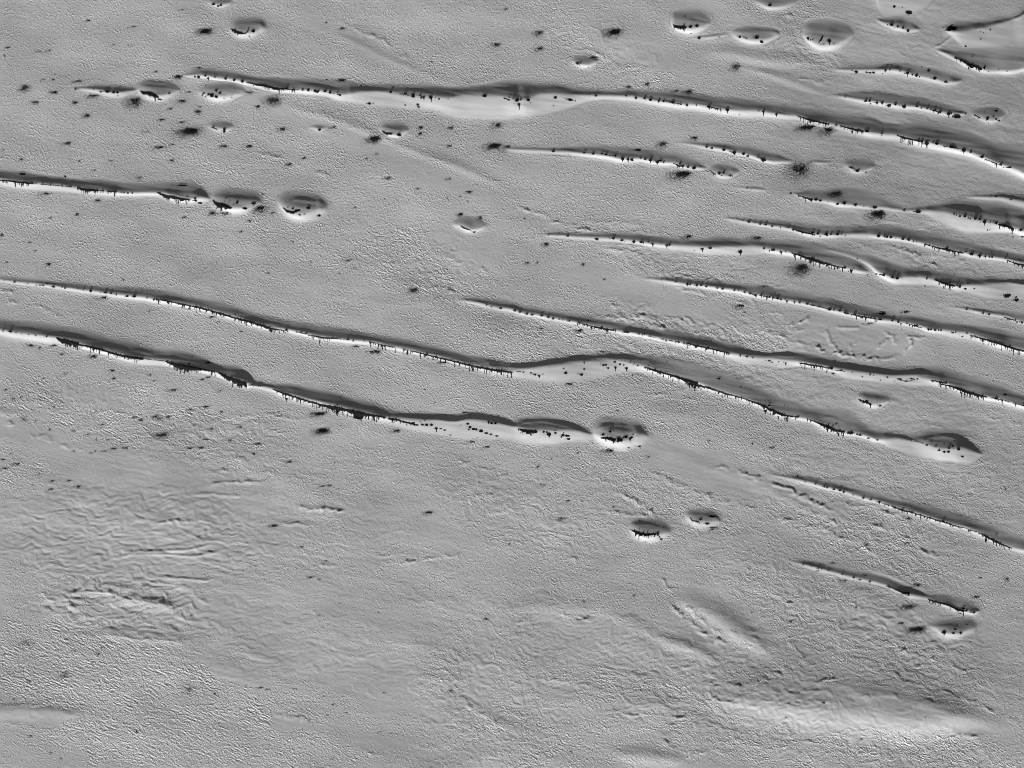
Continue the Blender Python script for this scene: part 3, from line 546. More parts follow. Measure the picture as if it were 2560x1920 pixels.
edge = np.minimum.reduce([smooth((X + MARG) / 60), smooth((2560 + MARG - X) / 60), smooth((Y + MARG) / 60), smooth((1920 + MARG - Y) / 60)])
keep = 1 - 0.93 * duneness
low = SW * (1 - 0.9 * duneness)
HGT = (BASE * keep + DHs) * edge
RELIEF = (0.5 + (ROUGH - 0.5) * edge) * (1 - 0.90 * duneness) * np.clip(0.98 + (0.65 * gnoise(X / 62, Y / 34, 51) + 0.6 * gnoise(X / 24, Y / 15, 52)) * np.where(ROUGH > 0.85, 0.5, 1.0), 0.12, 1.8)

WX = (X - 1280) * PX; WY = (960 - Y) * PX

def height_at(px, py):
    fx = np.clip((np.asarray(px) + MARG) / STEP, 0, NX - 1.001); fy = np.clip((np.asarray(py) + MARG) / STEP, 0, NY - 1.001)
    i = fx.astype(int); j = fy.astype(int); u = fx - i; v = fy - j
    return ((HGT[j, i] * (1 - u) + HGT[j, i + 1] * u) * (1 - v) + (HGT[j + 1, i] * (1 - u) + HGT[j + 1, i + 1] * u) * v)

# dark spots out on the plain: x y w h kind (0 small, 1 large solid, 2 speckled, 3 faint)
PLAIN = {
"0,0":"1785 268 110 42 1,765 177 45 14,1165 228 50 14,1570 85 35 12,1205 8 30 10 3,70 410 45 16,262 400 14 10,45 482 25 14,340 443 75 18 3,422 437 42 20,980 385 35 12 3,1135 390 35 12 3,1725 587 58 18,1350 615 35 14,1545 662 80 36,225 755 75 48 2,475 797 74 26,312 882 62 24,655 885 58 22,683 703 85 16,465 687 30 12,490 640 40 12 3,370 690 50 20 3,565 650 30 10 3,820 828 84 25 2,1175 870 110 72 2,757 997 68 30,1580 873 74 30,1475 940 42 18,1635 795 42 12,2165 797 74 22,1730 922 26 14,1715 965 55 30,1400 1032 55 22,1575 1055 45 18,1660 1130 155 58 1,1275 1135 62 22 3,590 1237 74 26,1385 1272 88 25,1490 1248 38 16,1945 1265 64 24,2160 1262 64 24,25 1295 38 18 3,185 1378 35 16,970 1387 40 16,1490 1385 50 18,690 1390 25 12,820 1470 35 14,1210 1535 42 16,1680 1460 25 12 3,1880 1437 25 10 3",
"1,0":"755 692 78 26,610 688 25 12,195 672 25 8,610 195 25 12,752 245 46 18,2165 78 35 14,2085 385 62 26 2,1515 532 25 10,165 862 118 66 2,15 920 46 24,232 1115 74 32,675 1100 58 17,125 1160 25 8,635 1310 25 6 3,1035 1197 100 48 1,415 1365 42 17,1045 1330 30 12,955 1372 32 16 3,295 1420 56 24,1145 1540 56 22,1670 1545 46 22 3,1400 1628 30 16,1430 1100 42 24,1690 1105 52 24,1420 1155 36 20,1675 1258 42 24,2095 1080 76 34 2,2070 1258 115 44 1,2180 1265 62 20,2150 1300 95 44 3,1850 1655 60 14",
"2,0":"895 275 120 58 1,245 420 68 30,240 280 64 34 2,708 495 58 22,1945 572 66 42 2,1015 748 46 22,1172 725 46 28,1418 783 52 20,1530 792 74 36,1580 1190 60 28,1310 1242 64 44 2,1485 1502 148 52 1",
"3,0":"355 1098 135 38 1,530 1120 105 50 2,285 1455 150 100 2",
"0,1":"405 15 88 17,855 72 52 20,670 190 46 18,440 222 25 10,1600 218 36 14,1630 155 30 10 3,1845 180 54 30 2,1955 183 82 22,2165 248 42 14,2085 340 36 14,15 372 36 20,265 435 30 10,310 505 25 10,60 605 25 14,425 622 42 24,1068 752 25 14,1940 425 20 10 3,900 912 92 25,1300 1027 42 14 3,1835 1078 46 14,1890 1118 25 8,2095 1205 30 8,815 1420 78 25,275 1325 62 20,350 1345 36 16,470 1325 62 17,540 1400 36 16,975 1542 42 16,985 1613 36 14,560 1570 52 26 3,375 1610 30 10,1300 1580 30 14,1805 1600 46 14,1755 1620 52 12,1330 1630 36 12,1620 1010 70 12 3",
"1,1":"40 140 110 48 2,150 178 32 14,60 20 25 14,110 700 30 10,125 775 62 8 3,725 703 30 10,475 603 30 12 3,860 132 25 10,1112 62 20 10,320 428 22 12,1770 190 56 30,1940 225 42 30,800 590 62 18,860 655 50 10 3,1375 845 64 34 2,1675 845 42 10,1830 80 25 10 3,870 1333 62 15,1040 1380 98 25,1630 1472 84 17,350 740 20 10 3,660 888 20 8 3,790 825 20 8 3,1850 5 30 10,1765 40 20 10,1655 55 20 10",
"2,1":"1528 385 68 30,2125 397 95 26,112 230 25 10,300 450 52 30,135 612 36 16,222 610 26 14,620 625 30 22,800 755 30 14,1040 1582 14 9,590 1195 68 24,255 1180 42 10,820 1382 115 9,770 1378 22 15,1985 985 78 34,2180 815 62 14,2010 1040 26 12,500 1655 52 12",
"3,1":"965 185 115 58 1,595 15 105 40 2,300 655 150 88 2,1195 1035 56 17,880 1137 72 12",
"0,2":"1500 52 72 20,1900 60 42 14,1790 195 80 14,1650 222 52 14,1915 240 30 18,1345 283 50 18,1375 299 52 10,1460 280 42 20,1160 290 30 14,1220 312 42 18,885 352 42 16,830 243 30 10,1410 440 105 38 2,640 405 30 12,765 435 30 12,830 478 20 12,935 482 26 12,435 392 26 18,1090 552 48 14,985 558 52 18,900 580 52 10,790 596 36 10,825 578 25 12,640 580 25 10,1640 557 62 15,1750 550 46 15,1830 385 42 16,2075 370 52 14,1775 480 52 10,1990 485 30 18,150 690 72 18,95 602 30 10,25 652 42 10,345 778 32 10,450 838 48 14,600 835 42 12,680 885 64 18,445 910 42 10,215 300 46 24,310 320 25 10,185 112 25 10,195 55 18 8,50 50 36 14,470 195 25 10,345 135 20 10,120 125 30 12,2200 602 36 16,50 730 62 14,290 880 18 10",
"1,2":"555 257 112 28 1,590 402 122 44 1,1220 402 78 23,200 240 25 10,290 672 52 16,685 680 18 8,825 692 12 8,575 880 42 12,640 875 46 16,720 903 25 8,20 515 52 17,165 1225 82 25,400 1405 36 14,610 1527 42 12,1500 1110 94 26,720 1095 42 12,1865 498 62 16,2000 543 52 18,1820 248 62 10,720 395 12 8,1460 52 20 10,1545 158 20 10,1270 1540 25 12 3,2190 1380 20 14",
"2,2":"850 572 80 28 2,225 715 30 14,570 595 25 10,345 640 20 10,510 4 52 12,450 743 18 8,715 720 15 8,915 232 25 10,490 1008 42 12,615 1015 26 12,885 1062 36 10,1180 628 30 12,440 1160 62 20 2,280 865 72 22 3,2075 515 20 14,1705 490 25 14,1745 1240 72 13,1735 1256 40 14",
"3,2":"40 548 46 16,20 655 14 8,257 797 30 15,2055 910 30 12,2000 906 15 8,250 1352 16 10,1220 1160 62 16,1210 1372 52 12,565 1545 42 14,430 1613 36 12,840 1652 42 13,1785 1580 20 12",
"0,3":"1660 335 30 10,290 585 25 12,880 620 25 14,645 650 30 10,855 672 30 14,1255 622 52 22 3,570 850 52 42 3,1640 975 60 34 3,1225 958 20 16,1855 1015 30 14,440 1530 25 20,530 1575 30 10,815 742 30 10,250 910 25 10,270 1380 30 14,1440 935 20 12,1180 1345 30 16,2130 945 26 10,240 570 72 34 3,40 670 25 14,125 1060 25 16,1110 1485 20 12,580 545 22 10",
"1,3":"470 10 46 18,550 28 26 10,550 340 30 8,1060 312 22 10,1700 175 20 8,725 237 12 6,1995 370 42 20,1690 988 42 20,1110 1008 30 12,45 965 46 15,340 975 30 8,585 1040 26 8,670 1108 30 12,785 1180 30 10,620 1203 20 8,370 1225 30 10,465 1255 30 8,1075 1348 26 8,1165 1362 26 8,660 1582 42 10,1770 657 26 10,105 980 30 10",
"2,3":"1970 935 78 17,1765 943 30 10,640 365 72 15,580 375 42 9,890 1150 42 20 3,2080 310 26 12,625 218 26 10,1055 165 36 12,515 1515 30 10,1390 1280 30 10,60 438 16 8",
"3,3":"660 40 52 15,1290 78 62 24,1220 265 105 32 2,1160 410 56 25,1300 458 135 44 1,1810 180 62 17,1840 15 26 14,2065 25 42 26,200 393 30 18,480 1090 42 14,765 268 30 12,160 1222 30 10,810 1408 36 14,1650 1050 42 10,1300 762 36 12,1025 555 52 22 3",
}

# ground tone: dark dusty veil on patchy frost, fallout round large vent spots, painted sunlight
DUST_AND_SUN = patches(0.0, [(2330,360,420,460,10,.17,.5),(2250,1600,600,360,12,.13,.5),(2300,1080,420,260,12,.12,.5),(1700,980,420,110,20,.07,.5),(230,1700,330,140,10,.05,.5)])
DUST_AND_SUN -= 0.17 * patches(0.0, [(2190,1800,330,60,6,1.0,.5)])  # lower right slope lightened: sunlight put into its colour
DUST_AND_SUN = DUST_AND_SUN * (1 + 0.45 * aniso(X, Y, 12, 150, 18, 91) + 0.3 * aniso(X, Y, 9, 70, 9, 92))
DUST_AND_SUN += 0.045 + 0.11 * aniso(wx, wy, 18, 330, 110, 94) + 0.06 * aniso(wx, wy, 17, 150, 34, 95) + 0.022 * aniso(wx, wy, 12, 60, 14, 96)
SMEARS = [(1020,700,70,14,.14),(900,650,50,14,.12),(1265,800,60,28,.16),(1230,770,40,10,.10),(1700,1022,90,18,.13),(60,1612,36,20,.14),(150,1690,30,16,.14),(470,1722,26,14,.2),
 (540,1735,20,8,.15),(1150,1730,40,40,.10),(1390,1030,60,16,.08),(1195,700,60,12,.08),(90,980,80,30,.10),(400,1080,60,16,.10),(2240,1480,120,30,.10),(2150,1560,90,26,.10),(1100,730,30,10,.1),(330,370,50,12,.06)]
for x, y, a, b, v in SMEARS:
    DUST_AND_SUN += v * np.exp(-((X - x) / a) ** 2 - ((Y - y - 0.15 * (X - x)) / b) ** 2) * (1 + 0.8 * gnoise(X / 14, Y / 8, 93))
for key, lst in PLAIN.items():
    c, r = map(int, key.split(','))
    for e in lst.split(','):
        f = e.split()
        hw = float(f[2]) / Z / 2; hh = float(f[3]) / Z / 2; kind = int(f[4]) if len(f) > 4 else 0
        if hw < 4: continue
        px, py = tp(c, r, float(f[0]), float(f[1]))
        px -= hw * 0.45; py += hh * 0.4
        ia, ib = np.searchsorted(gx, [px - hw * 5, px + hw * 5]); ja, jb = np.searchsorted(gy, [py - hh * 6 - 6, py + hh * 6 + 6])
        xs = X[ja:jb, ia:ib]; ys = Y[ja:jb, ia:ib]
        v = {0: 0.20, 1: 0.55, 2: 0.40, 3: 0.14}[kind] * min(1, 0.4 + hw / 16)
        DUST_AND_SUN[ja:jb, ia:ib] += v * np.exp(-((xs - px) / (hw * 1.5)) ** 2 - ((ys - py + 0.2 * (xs - px)) / (hh * 1.25 + 1.0)) ** 2) * np.clip(1 + 1.1 * gnoise(xs / 9 + hw, ys / 6, 97), 0, 2)
DUST_AND_SUN = np.clip(DUST_AND_SUN, -0.16, 0.8) * edge

# ------------------------------------------------------------------ build ground and dune meshes
def grid_mesh(name, verts, quads, attr=None, mat=None, dust_and_sun=None):
    me = bpy.data.meshes.new(name)
    me.vertices.add(len(verts)); me.vertices.foreach_set("co", verts.astype(np.float32).ravel())
    me.loops.add(quads.size); me.loops.foreach_set("vertex_index", quads.astype(np.int32).ravel())
    me.polygons.add(len(quads))
    me.polygons.foreach_set("loop_start", np.arange(0, quads.size, 4, dtype=np.int32))
    me.polygons.foreach_set("loop_total", np.full(len(quads), 4, np.int32))
    me.polygons.foreach_set("use_smooth", np.ones(len(quads), bool))
    if attr is not None:
        a = me.attributes.new("roughness_relief", 'FLOAT', 'POINT')
        a.data.foreach_set("value", attr.astype(np.float32).ravel())
    if dust_and_sun is not None:
        a = me.attributes.new("dust_and_sunlight", 'FLOAT', 'POINT')
        a.data.foreach_set("value", dust_and_sun.astype(np.float32).ravel())
    me.update(calc_edges=True)
    me.materials.append(mat)
    return me

def link(name, me, parent=None, loc=(0, 0, 0)):
    o = bpy.data.objects.new(name, me)
    COL.objects.link(o)
    o.location = loc
    if parent: o.parent = parent
    return o

VID = np.arange(NX * NY).reshape(NY, NX)
Q = np.stack([VID[1:, :-1], VID[1:, 1:], VID[:-1, 1:], VID[:-1, :-1]], -1).reshape(-1, 4)
# face owner
fo = np.full((NY - 1, NX - 1), -1, np.int32)
for s in (OWN[:-1, :-1], OWN[1:, :-1], OWN[:-1, 1:], OWN[1:, 1:]):
    fo = np.maximum(fo, s)
# vertices strictly inside dune cover, eroded, sink below the dune bodies
vin = np.zeros((NY, NX), bool)
c = fo >= 0
vin[1:-1, 1:-1] = c[:-1, :-1] & c[1:, :-1] & c[:-1, 1:] & c[1:, 1:]
def erode(m):
    e = m.copy(); e[1:-1, 1:-1] = m[1:-1, 1:-1] & m[:-2, 1:-1] & m[2:, 1:-1] & m[1:-1, :-2] & m[1:-1, 2:]; return e
v2 = erode(erode(vin))
GH = HGT - 0.03 * vin - np.where(v2, 0.35, 0)
GV = np.stack([WX, WY, GH], -1).reshape(-1, 3)
# the plain goes on to the horizon: a coarse skirt joined to the rim of the fine sheet
ox0, ox1 = WX.min(), WX.max(); oy0, oy1 = WY.min(), WY.max(); B = 9000.0
sv = np.array([[x, y, 0] for y in (-B, oy0, oy1, B) for x in (-B, ox0, ox1, B)], float)
sq = np.array([[r*4+c_, r*4+c_+1, r*4+c_+5, r*4+c_+4] for r in range(3) for c_ in range(3) if not (r == 1 and c_ == 1)])
me = grid_mesh("ground", np.vstack([GV, sv]), np.vstack([Q, sq + len(GV)]), np.concatenate([RELIEF.ravel(), np.full(16, 0.5)]), FROST, np.concatenate([DUST_AND_SUN.ravel(), np.zeros(16)]))
ground = link("ground", me); ground["kind"] = "structure"

dune_obj = []
fof = fo.ravel()
for k, (key, name, steep, label, short, tr) in enumerate(DUNES):
    f = Q[fof == k]
    ids, inv = np.unique(f, return_inverse=True)
    qx, cy, up, dn = SPINE[k]
    vis = (qx > 0) & (qx < 2560)
    mx = float(np.mean(qx[vis])); my = float(np.interp(mx, qx, cy))
    loc = np.array([(mx - 1280) * PX, (960 - my) * PX, 0.0])
    V = np.stack([WX.ravel()[ids], WY.ravel()[ids], HGT.ravel()[ids]], -1) - loc
    o = link(name, grid_mesh(name, V, inv.reshape(-1, 4), RELIEF.ravel()[ids], FROST, DUST_AND_SUN.ravel()[ids]), None, loc)
    o["label"] = label; o["category"] = "dune"
    o["group"] = "linear sand dunes" if name == "linear_dune" else ("dome sand dunes" if name == "dome_dune" else "crescent sand dunes")
    dune_obj.append((o, loc))

# ------------------------------------------------------------------ dark sand: cells of one photo pixel draped over the ground
def cells_mesh(name, cx, cy, mask, x0, y0, zoff):
    """mask rows = y, cols = x, cell (i, j) covers photo pixel x0+i, y0+j"""
    j, i = np.nonzero(mask)
    if len(i) == 0: return None
    w = mask.shape[1] + 1
    q = np.stack([(j + 1) * w + i, (j + 1) * w + i + 1, j * w + i + 1, j * w + i], -1)
    ids, inv = np.unique(q, return_inverse=True)
    vx = x0 + (ids % w).astype(float); vy = y0 + (ids // w).astype(float)
    vx = vx + rng.uniform(-.33, .33, len(ids)); vy = vy + rng.uniform(-.33, .33, len(ids))
    z = height_at(vx, vy) + zoff
    V = np.stack([(vx - cx) * PX, (cy - vy) * PX, z], -1)
    me = bpy.data.meshes.new(name)
    me.from_pydata(V.tolist(), [], inv.reshape(-1, 4).tolist())
    me.materials.append(DARK)
    return me

def lattice(x0, x1, y0, y1):
    x0 = int(math.floor(x0)); y0 = int(math.floor(y0))
    xs = np.arange(x0, int(math.ceil(x1)) + 1) + 0.5; ys = np.arange(y0, int(math.ceil(y1)) + 1) + 0.5
    A, B_ = np.meshgrid(xs, ys)
    return x0, y0, A, B_

def dune_at(px, py):
    for rad in (0, 2, 4):
        for dx in (-rad, 0, rad):
            for dy in (-rad, 0, rad):
                i = int(round((px + dx + MARG) / STEP)); j = int(round((py + dy + MARG) / STEP))
                if 0 <= i < NX and 0 <= j < NY and OWN[j, i] >= 0: return int(OWN[j, i])
    return -1

def nearest_dune(px, py):
    best = (1e9, 0)
    for k, (qx, cy, up, dn) in enumerate(SPINE):
        d = np.min(np.hypot(qx - px, cy - py))
        if d < best[0]: best = (d, k)
    return best

def components(mask, least=9):
    todo = mask.copy(); out = []; rest = np.zeros_like(mask)
    h, w = mask.shape
    for j0, i0 in zip(*np.nonzero(mask)):
        if not todo[j0, i0]: continue
        st = [(j0, i0)]; todo[j0, i0] = False; got = []
        while st:
            j, i = st.pop(); got.append((j, i))
            for dj in (-1, 0, 1):
                for di in (-1, 0, 1):
                    b, a = j + dj, i + di
                    if 0 <= b < h and 0 <= a < w and todo[b, a]:
                        todo[b, a] = False; st.append((b, a))
        if len(got) >= least:
            m = np.zeros_like(mask); g = np.array(got); m[g[:, 0], g[:, 1]] = True; out.append(m)
    return out

def attach(name, k, cx, cy, mask, x0, y0, zoff):
    me = cells_mesh(name, cx, cy, mask, x0, y0, zoff)
    if me is None: return None
    o, loc = dune_obj[k]
    w = np.array([(cx - 1280) * PX, (960 - cy) * PX, 0.0]) - loc
    return link(name, me, o, w)

# small blobs on the dunes: x y r or x y WxH, t = drip length (zoomed tile units)
BLOBS = {
"0,0":"2190 272 14,2155 315 6,2075 245 4,2030 258 8,1845 38 14x8,1885 55 8,1910 47 10,1685 665 8,1717 667 13,1775 657 9,1800 678 9 t16,1858 670 6,1950 683 10,2025 695 11,2095 708 11,653 772 9,680 772 4,810 772 5,870 797 6,930 793 21x9,985 800 12,1015 802 11,1020 828 5,1385 860 22x6,1370 808 5,1425 808 5,1465 808 9,1410 808 3,1760 808 8,1750 822 8,1775 835 7,1805 818 9,1832 828 17,1870 840 13,1870 787 12x7,1903 805 11x7,1938 852 5,2005 825 4,2003 848 4,1775 742 6x4,1845 1097 8,1940 1118 11,1938 1138 12,1875 1122 5,310 1590 6,370 1592 6,440 1602 6,465 1605 5,535 1608 6,570 1610 4,612 1615 7,890 1648 7,565 1527 9x6,1580 1602 40x7,200 1505 25x8",
"1,0":"265 768 11,325 777 9,405 780 8,452 783 10,512 790 12,540 790 9,530 798 8,597 792 13x8,640 803 10,705 803 6,728 826 8,1165 796 11,1290 810 13x8,1358 818 12x7,1360 837 13x9,1420 828 8,1430 845 10,1450 843 9 t18,1512 845 15 t26,1550 848 4,1582 858 7,1660 858 5,980 897 14x9,1013 895 5,1290 911 6,1400 906 11x8,1405 926 9x6,1580 966 4,1977 832 18x10,1705 830 4,2188 842 6,548 1125 13x8,1240 1168 18x11,1115 1132 4,1242 1143 4,2185 757 4,910 738 7",
"2,0":"45 870 14,75 862 8,140 868 13x9,60 905 12 t38,10 855 5,375 845 13x11,500 865 18x10,522 868 6,545 872 6,360 915 5,670 815 7x5,725 830 9,987 828 9,1010 832 4,1070 850 10 t6,1145 853 9x7,1197 865 13x9,1268 873 10 t14,1310 877 9,1388 887 14x10,1460 905 7,1512 911 10,1592 911 5,1705 925 11 t18,1772 942 7 t12,1860 952 13 t22,1965 990 4,2130 962 5,2172 968 9 t32,160 893 4,105 905 3,1485 222 7,1540 235 14x9,1597 228 14x10,1495 140 6,1407 125 4,1547 290 5,1617 332 11x9,1788 320 5,1968 322 10,2005 322 6,2023 335 6,2113 328 18x10,2158 365 13x9,567 550 13x9,592 546 7,585 565 5,660 583 6x4,357 1310 12x7,625 1320 9,700 1330 10,780 1327 9,812 1336 12x8,895 1345 8,955 1375 13 t18,1003 1378 10 t22,1037 1383 12,1110 1372 6,1150 1380 9x6,1195 1388 12 t15,1255 1405 12 t12,1285 1390 14x7,1310 1406 6,1452 1418 9x7,1475 1440 9 t14,1520 1445 9,1573 1455 15x9,490 1338 3,1682 1272 9x7,1725 1285 9x6,1830 1297 12x8,1920 1322 13 t10,2000 1333 12x8,2038 1350 10x7,2122 1359 7,2170 1385 15 t10,1790 1500 12,1828 1492 10,1810 1520 6,1885 1520 9,1903 1522 5,1752 1472 4,1862 1447 3,2032 1630 5,2065 1643 4,1090 1297 28x8",
"3,0":"15 48 14x9,1090 60 11x9,1218 110 25x15,1160 65 4,1068 218 15x11,1118 235 8x6,1165 245 8x6,1210 270 12x9,1030 218 4,1095 245 3,345 335 10 t12,365 348 7,385 345 5,527 357 15 t24,480 385 5,437 375 4,567 387 4,455 390 4,1595 245 36x18,1560 262 20x9,1920 260 6,1795 250 5,1832 272 4,1860 283 4,1705 402 7,1837 340 5,1765 487 6,1755 575 18,1828 600 9 t16,1868 587 11 t8,1905 622 4,1990 602 3,2065 620 4,727 611 5,765 624 14x10,852 627 9x7,882 630 10x7,912 629 13x8,1015 610 10 t8,1050 605 6,1138 617 5,1205 635 12 t22,1245 648 6,1282 655 13x9,1308 665 5,1440 680 14x10,1535 710 12x7,1550 717 4,1117 587 5,1328 587 5,1388 612 13x8,990 640 4,1405 677 3,620 818 4,665 840 5,845 875 11x7,877 875 9,942 890 10 t10,985 892 10 t8,1045 913 17x11,1100 905 9,1175 925 15x12,1285 922 9x6,1322 937 6,1375 941 7,1437 955 9,1487 972 10,1560 985 14 t24,1582 985 6,887 897 6,1635 1007 32x16,1705 990 4,1895 1025 11 t8,1885 1038 6,1948 1010 7,1968 1032 8,1997 1044 8x6,1970 958 14x8,1905 1065 4,1870 968 3,72 990 9 t15,105 977 6,125 985 6,140 988 4,175 995 3,588 1083 7 t6,852 1135 17x9,728 1140 8 t10,772 1132 10 t14,982 1158 8x6,980 1175 6x4,1300 1220 11,1330 1220 8,1370 1242 18 t30,1425 1237 6,1455 1243 15x10,1585 1272 20x9,1610 1280 12x6,1690 1303 15 t18,1748 1318 8x6,1847 1360 14x8,1970 1420 8 t26,2010 1425 12x7,2085 1450 13x5,2035 1450 4,372 1402 5,770 1478 16x9,785 1465 6,847 1490 6,720 1452 7,1530 218 4",
"0,1":"1622 40 7,1688 58 9,1692 76 12x8,1735 97 14x7,1075 10 8x5,1105 12 8x5,1145 12 8x5,960 5 5,1050 8 5,1958 52 8x5,2050 95 8x13,2120 145 18x9,2195 102 17x8,1940 82 5,1978 88 5,2020 108 6,35 768 4,127 780 8x5,240 792 7x5,315 806 6,345 808 7x5,375 810 8x5,408 790 7,465 820 15x6,537 825 5,563 833 8x5,675 835 5,590 825 4,720 847 6,785 857 9x10,870 870 4,913 872 12x6,960 877 10x5,1005 890 6,1100 903 12x6,1162 905 14x8,1270 918 5,1453 955 9 t15,1590 985 6 t16,1835 1038 6 t12,2032 1053 5 t8,27 1198 6 t10,92 1207 12x8,140 1218 5,190 1225 4,250 1235 5,310 1242 5,405 1252 7,1637 1483 7x10,1802 1475 16x7,1490 1420 3",
"1,1":"320 145 8,457 140 13x11,548 205 13x9,507 72 9x5,350 165 12x9,275 133 5,1885 347 12x6,130 1200 10 t12,262 1190 8x5,275 1205 4 t10,350 1212 5,395 1217 8x6,435 1225 10x6,700 1268 11x5,730 1272 6,760 1275 5,795 1277 12x6,840 1285 6 t8,933 1287 4 t6,980 1297 5,1993 980 7x4,2035 993 8x6,2115 1007 13x6,2170 1030 4,380 200 12x4,420 195 8x3",
"2,1":"318 376 5,398 377 5,483 383 9,732 410 15x8,875 403 12x7,840 403 4,950 420 12x6,975 428 4,1053 433 12x10,1115 437 11x9,1133 440 7,1180 430 8,1215 455 10 t14,1338 465 10 t20,1360 460 9,1285 450 4,1645 495 11 t18,1712 488 12x6,1973 520 16 t20,1975 508 7,2178 490 8x6,1575 507 4,555 347 5,1290 760 5,1415 778 7x5,1515 797 9 t10,1537 802 7,1597 808 11x7,1632 808 9x6,1678 818 9x6,1772 832 8x5,1820 840 9x6,1920 850 9x6,1955 852 5,2010 868 7,2055 880 7,2108 895 8 t14,2155 893 9x6,1995 245 5,2048 262 11x6,2093 265 4,2145 280 8x6,2192 285 10x6,2100 268 4,25 1028 12x7,70 1040 12x5,130 1055 10x6,175 1062 14x6,255 1070 13x6,313 1083 9x7,355 1095 10x7,405 1102 5,435 1108 4,495 1117 8x6,660 1109 7,690 1170 5 t14,710 1170 5 t16,772 1175 8 t14,823 1200 10,975 1212 14x4,1000 1212 13x7,1095 1230 9x5,1145 1228 8,1330 1285 7 t6,1525 1308 6,1695 1345 9,1590 1340 11x8,1970 1410 6 t10,2030 1425 10x5,2080 1433 5,447 1528 6,465 1565 12x9,600 1580 13x9,625 1533 8x5,625 1477 7x5,790 1498 10x7,812 1497 8,830 1523 8x6,893 1517 9 t30,990 1525 11 t22,888 1470 9x7,1022 1472 7x5,932 1490 7,965 1497 6,1050 1490 4,1085 1502 7x5,235 1590 10 t14,200 1580 10x6,98 1558 8x4,165 1565 8x4,265 1575 5,1340 1470 5,1790 1615 13x7,1325 1567 8,1270 1478 4,1180 1500 5",
"3,1":"197 13 8x6,372 72 10 t10,412 68 15x8,452 77 10x7,517 88 4,600 107 11x8,660 100 13x9,755 115 12x9,922 135 18x9,1178 160 8x5,1297 173 23x12,640 97 4,827 125 4,1970 40 11x5,1918 45 4,2098 68 8x5,1605 195 6,1625 202 5,1655 212 8x6,1697 212 11x9,1727 228 4,1743 234 6,1788 233 11x9,1827 238 9,1868 262 14 t22,1915 263 6,1945 263 6,1968 270 11 t8,2108 325 11 t32,2137 322 5,2180 333 12x8,2198 388 10x6,2115 390 5,1895 330 5,1915 330 4,35 298 9x6,57 293 4,108 309 5,155 306 5,175 310 9x5,217 325 8,385 350 15x8,430 360 10 t8,452 384 6,503 367 12x10,510 378 7,542 365 8,600 367 12x10,632 365 6,667 377 3,955 383 11 t6,1005 387 7,1027 392 9,1062 395 11x6,1098 405 3,1163 408 13x7,1213 418 10x7,1255 430 5,1280 435 4,1353 460 5 t14,1545 492 12x8,1710 515 11x5,1758 540 16x9,1828 555 12 t12,1875 562 8,1912 563 7,1937 565 7,1988 563 4,2050 577 6,2165 630 10 t12,12 507 5 t8,45 503 15x7,112 520 9 t22,150 517 5,182 515 4,385 580 15x9,577 650 4 t14,605 650 4 t16,660 655 10x7,718 682 13 t16,735 663 4,770 580 5,935 710 8x5,970 715 11x4,998 720 14x9,1075 737 12x9,1115 748 14x9,857 720 4,1278 733 4,1370 750 7,1610 712 5,1570 778 9x5,1635 808 8,1657 818 12x9,1705 838 10x7,1782 835 7x4,1355 815 5,2065 900 24x14,2088 893 10,2148 935 16x10,2143 912 10x5,1715 1016 12x4,1857 1050 8x6,1908 1060 10x6,2025 1070 4,2135 1108 6,2150 1125 9x6,2195 1130 9,1625 1000 4,1775 1022 3,1865 1030 3,12 910 10x7,45 912 8,82 920 15x7,112 932 7,163 945 8 t17,148 930 5,227 952 7 t10,272 958 8x6,338 970 11x7,390 983 8x5,440 993 8x5,530 1017 14x8,567 1023 6,620 1027 10x8,665 1045 10,685 1052 9x6,747 1057 9x6,805 1082 8,970 1105 13x6,1073 1113 9x6,1125 1127 9x7,1147 1140 6 t10,1275 1157 16x6,1385 1190 9,1408 1190 8x6,1443 1195 10x6,1470 1195 6,1493 1197 7x6,1597 1217 9x5,1620 1213 6x4,1680 1250 8x4,1715 1223 6,1932 1305 6 t16,1850 1280 5 t16,10 1460 12x6,35 1472 8x5,92 1470 6x4,130 1472 5,153 1480 7 t24,548 1523 14x9,565 1570 11x6,630 1542 6,725 1560 4,812 1597 6,880 1578 7x5,910 1585 4,1030 1603 9x4,1140 1618 16x5,1240 1615 11x5,1195 1635 9x4,1092 1637 4,970 1630 5,1260 1622 7,1290 1617 7,990 1050 30x10,70 1500 4,1155 1180 3",
"1,2":"20 18 10x6,40 18 8x6,62 18 7x5,265 130 10 t20,695 240 9 t20,630 155 4,705 180 7x8,890 290 42x15,1015 285 8 t26,1180 310 11 t22,1360 340 14x8,1440 352 10x7,1475 355 12x9,1515 355 12x7,1558 385 11 t22,1600 387 7x4,1630 400 9x5,1420 330 4,1460 315 5,1680 442 9x4,1830 345 11x7,1850 375 12x8,1880 392 14x8,1905 395 9,1945 408 15x11,1990 427 14x5,2030 437 11x5,2080 450 13x5,2010 330 9 t12,2035 340 11x8,2070 340 11x9,1840 395 7,1770 360 4,1910 465 4",
"2,2":"275 415 9x6,320 437 17 t16,375 425 11x7,300 418 9x5,440 445 12x9,425 460 8,480 450 18x8,490 478 14x7,372 400 6x4,445 425 5,785 440 13x7,875 495 8 t14,920 475 15x10,940 487 18x12,915 495 12,985 458 15x8,1020 475 10 t16,1045 435 6x4,848 412 11x8,878 405 5x4,963 462 6,1100 540 15x5,1008 553 9x4,1033 465 8,1260 1290 11x7,1262 1307 8x5,1275 1323 9x5,1290 1343 13x7,1102 1178 9x4,1310 1237 7x4,1135 1282 8x5,1170 1275 4 t8,1100 1250 4 t6,1242 1193 4,1150 1365 5,1630 1172 12x7,1688 1207 18x8,1730 1145 30x9,1620 1203 5,1580 30 10 t16,2190 235 12 t20,1975 24 9x5",
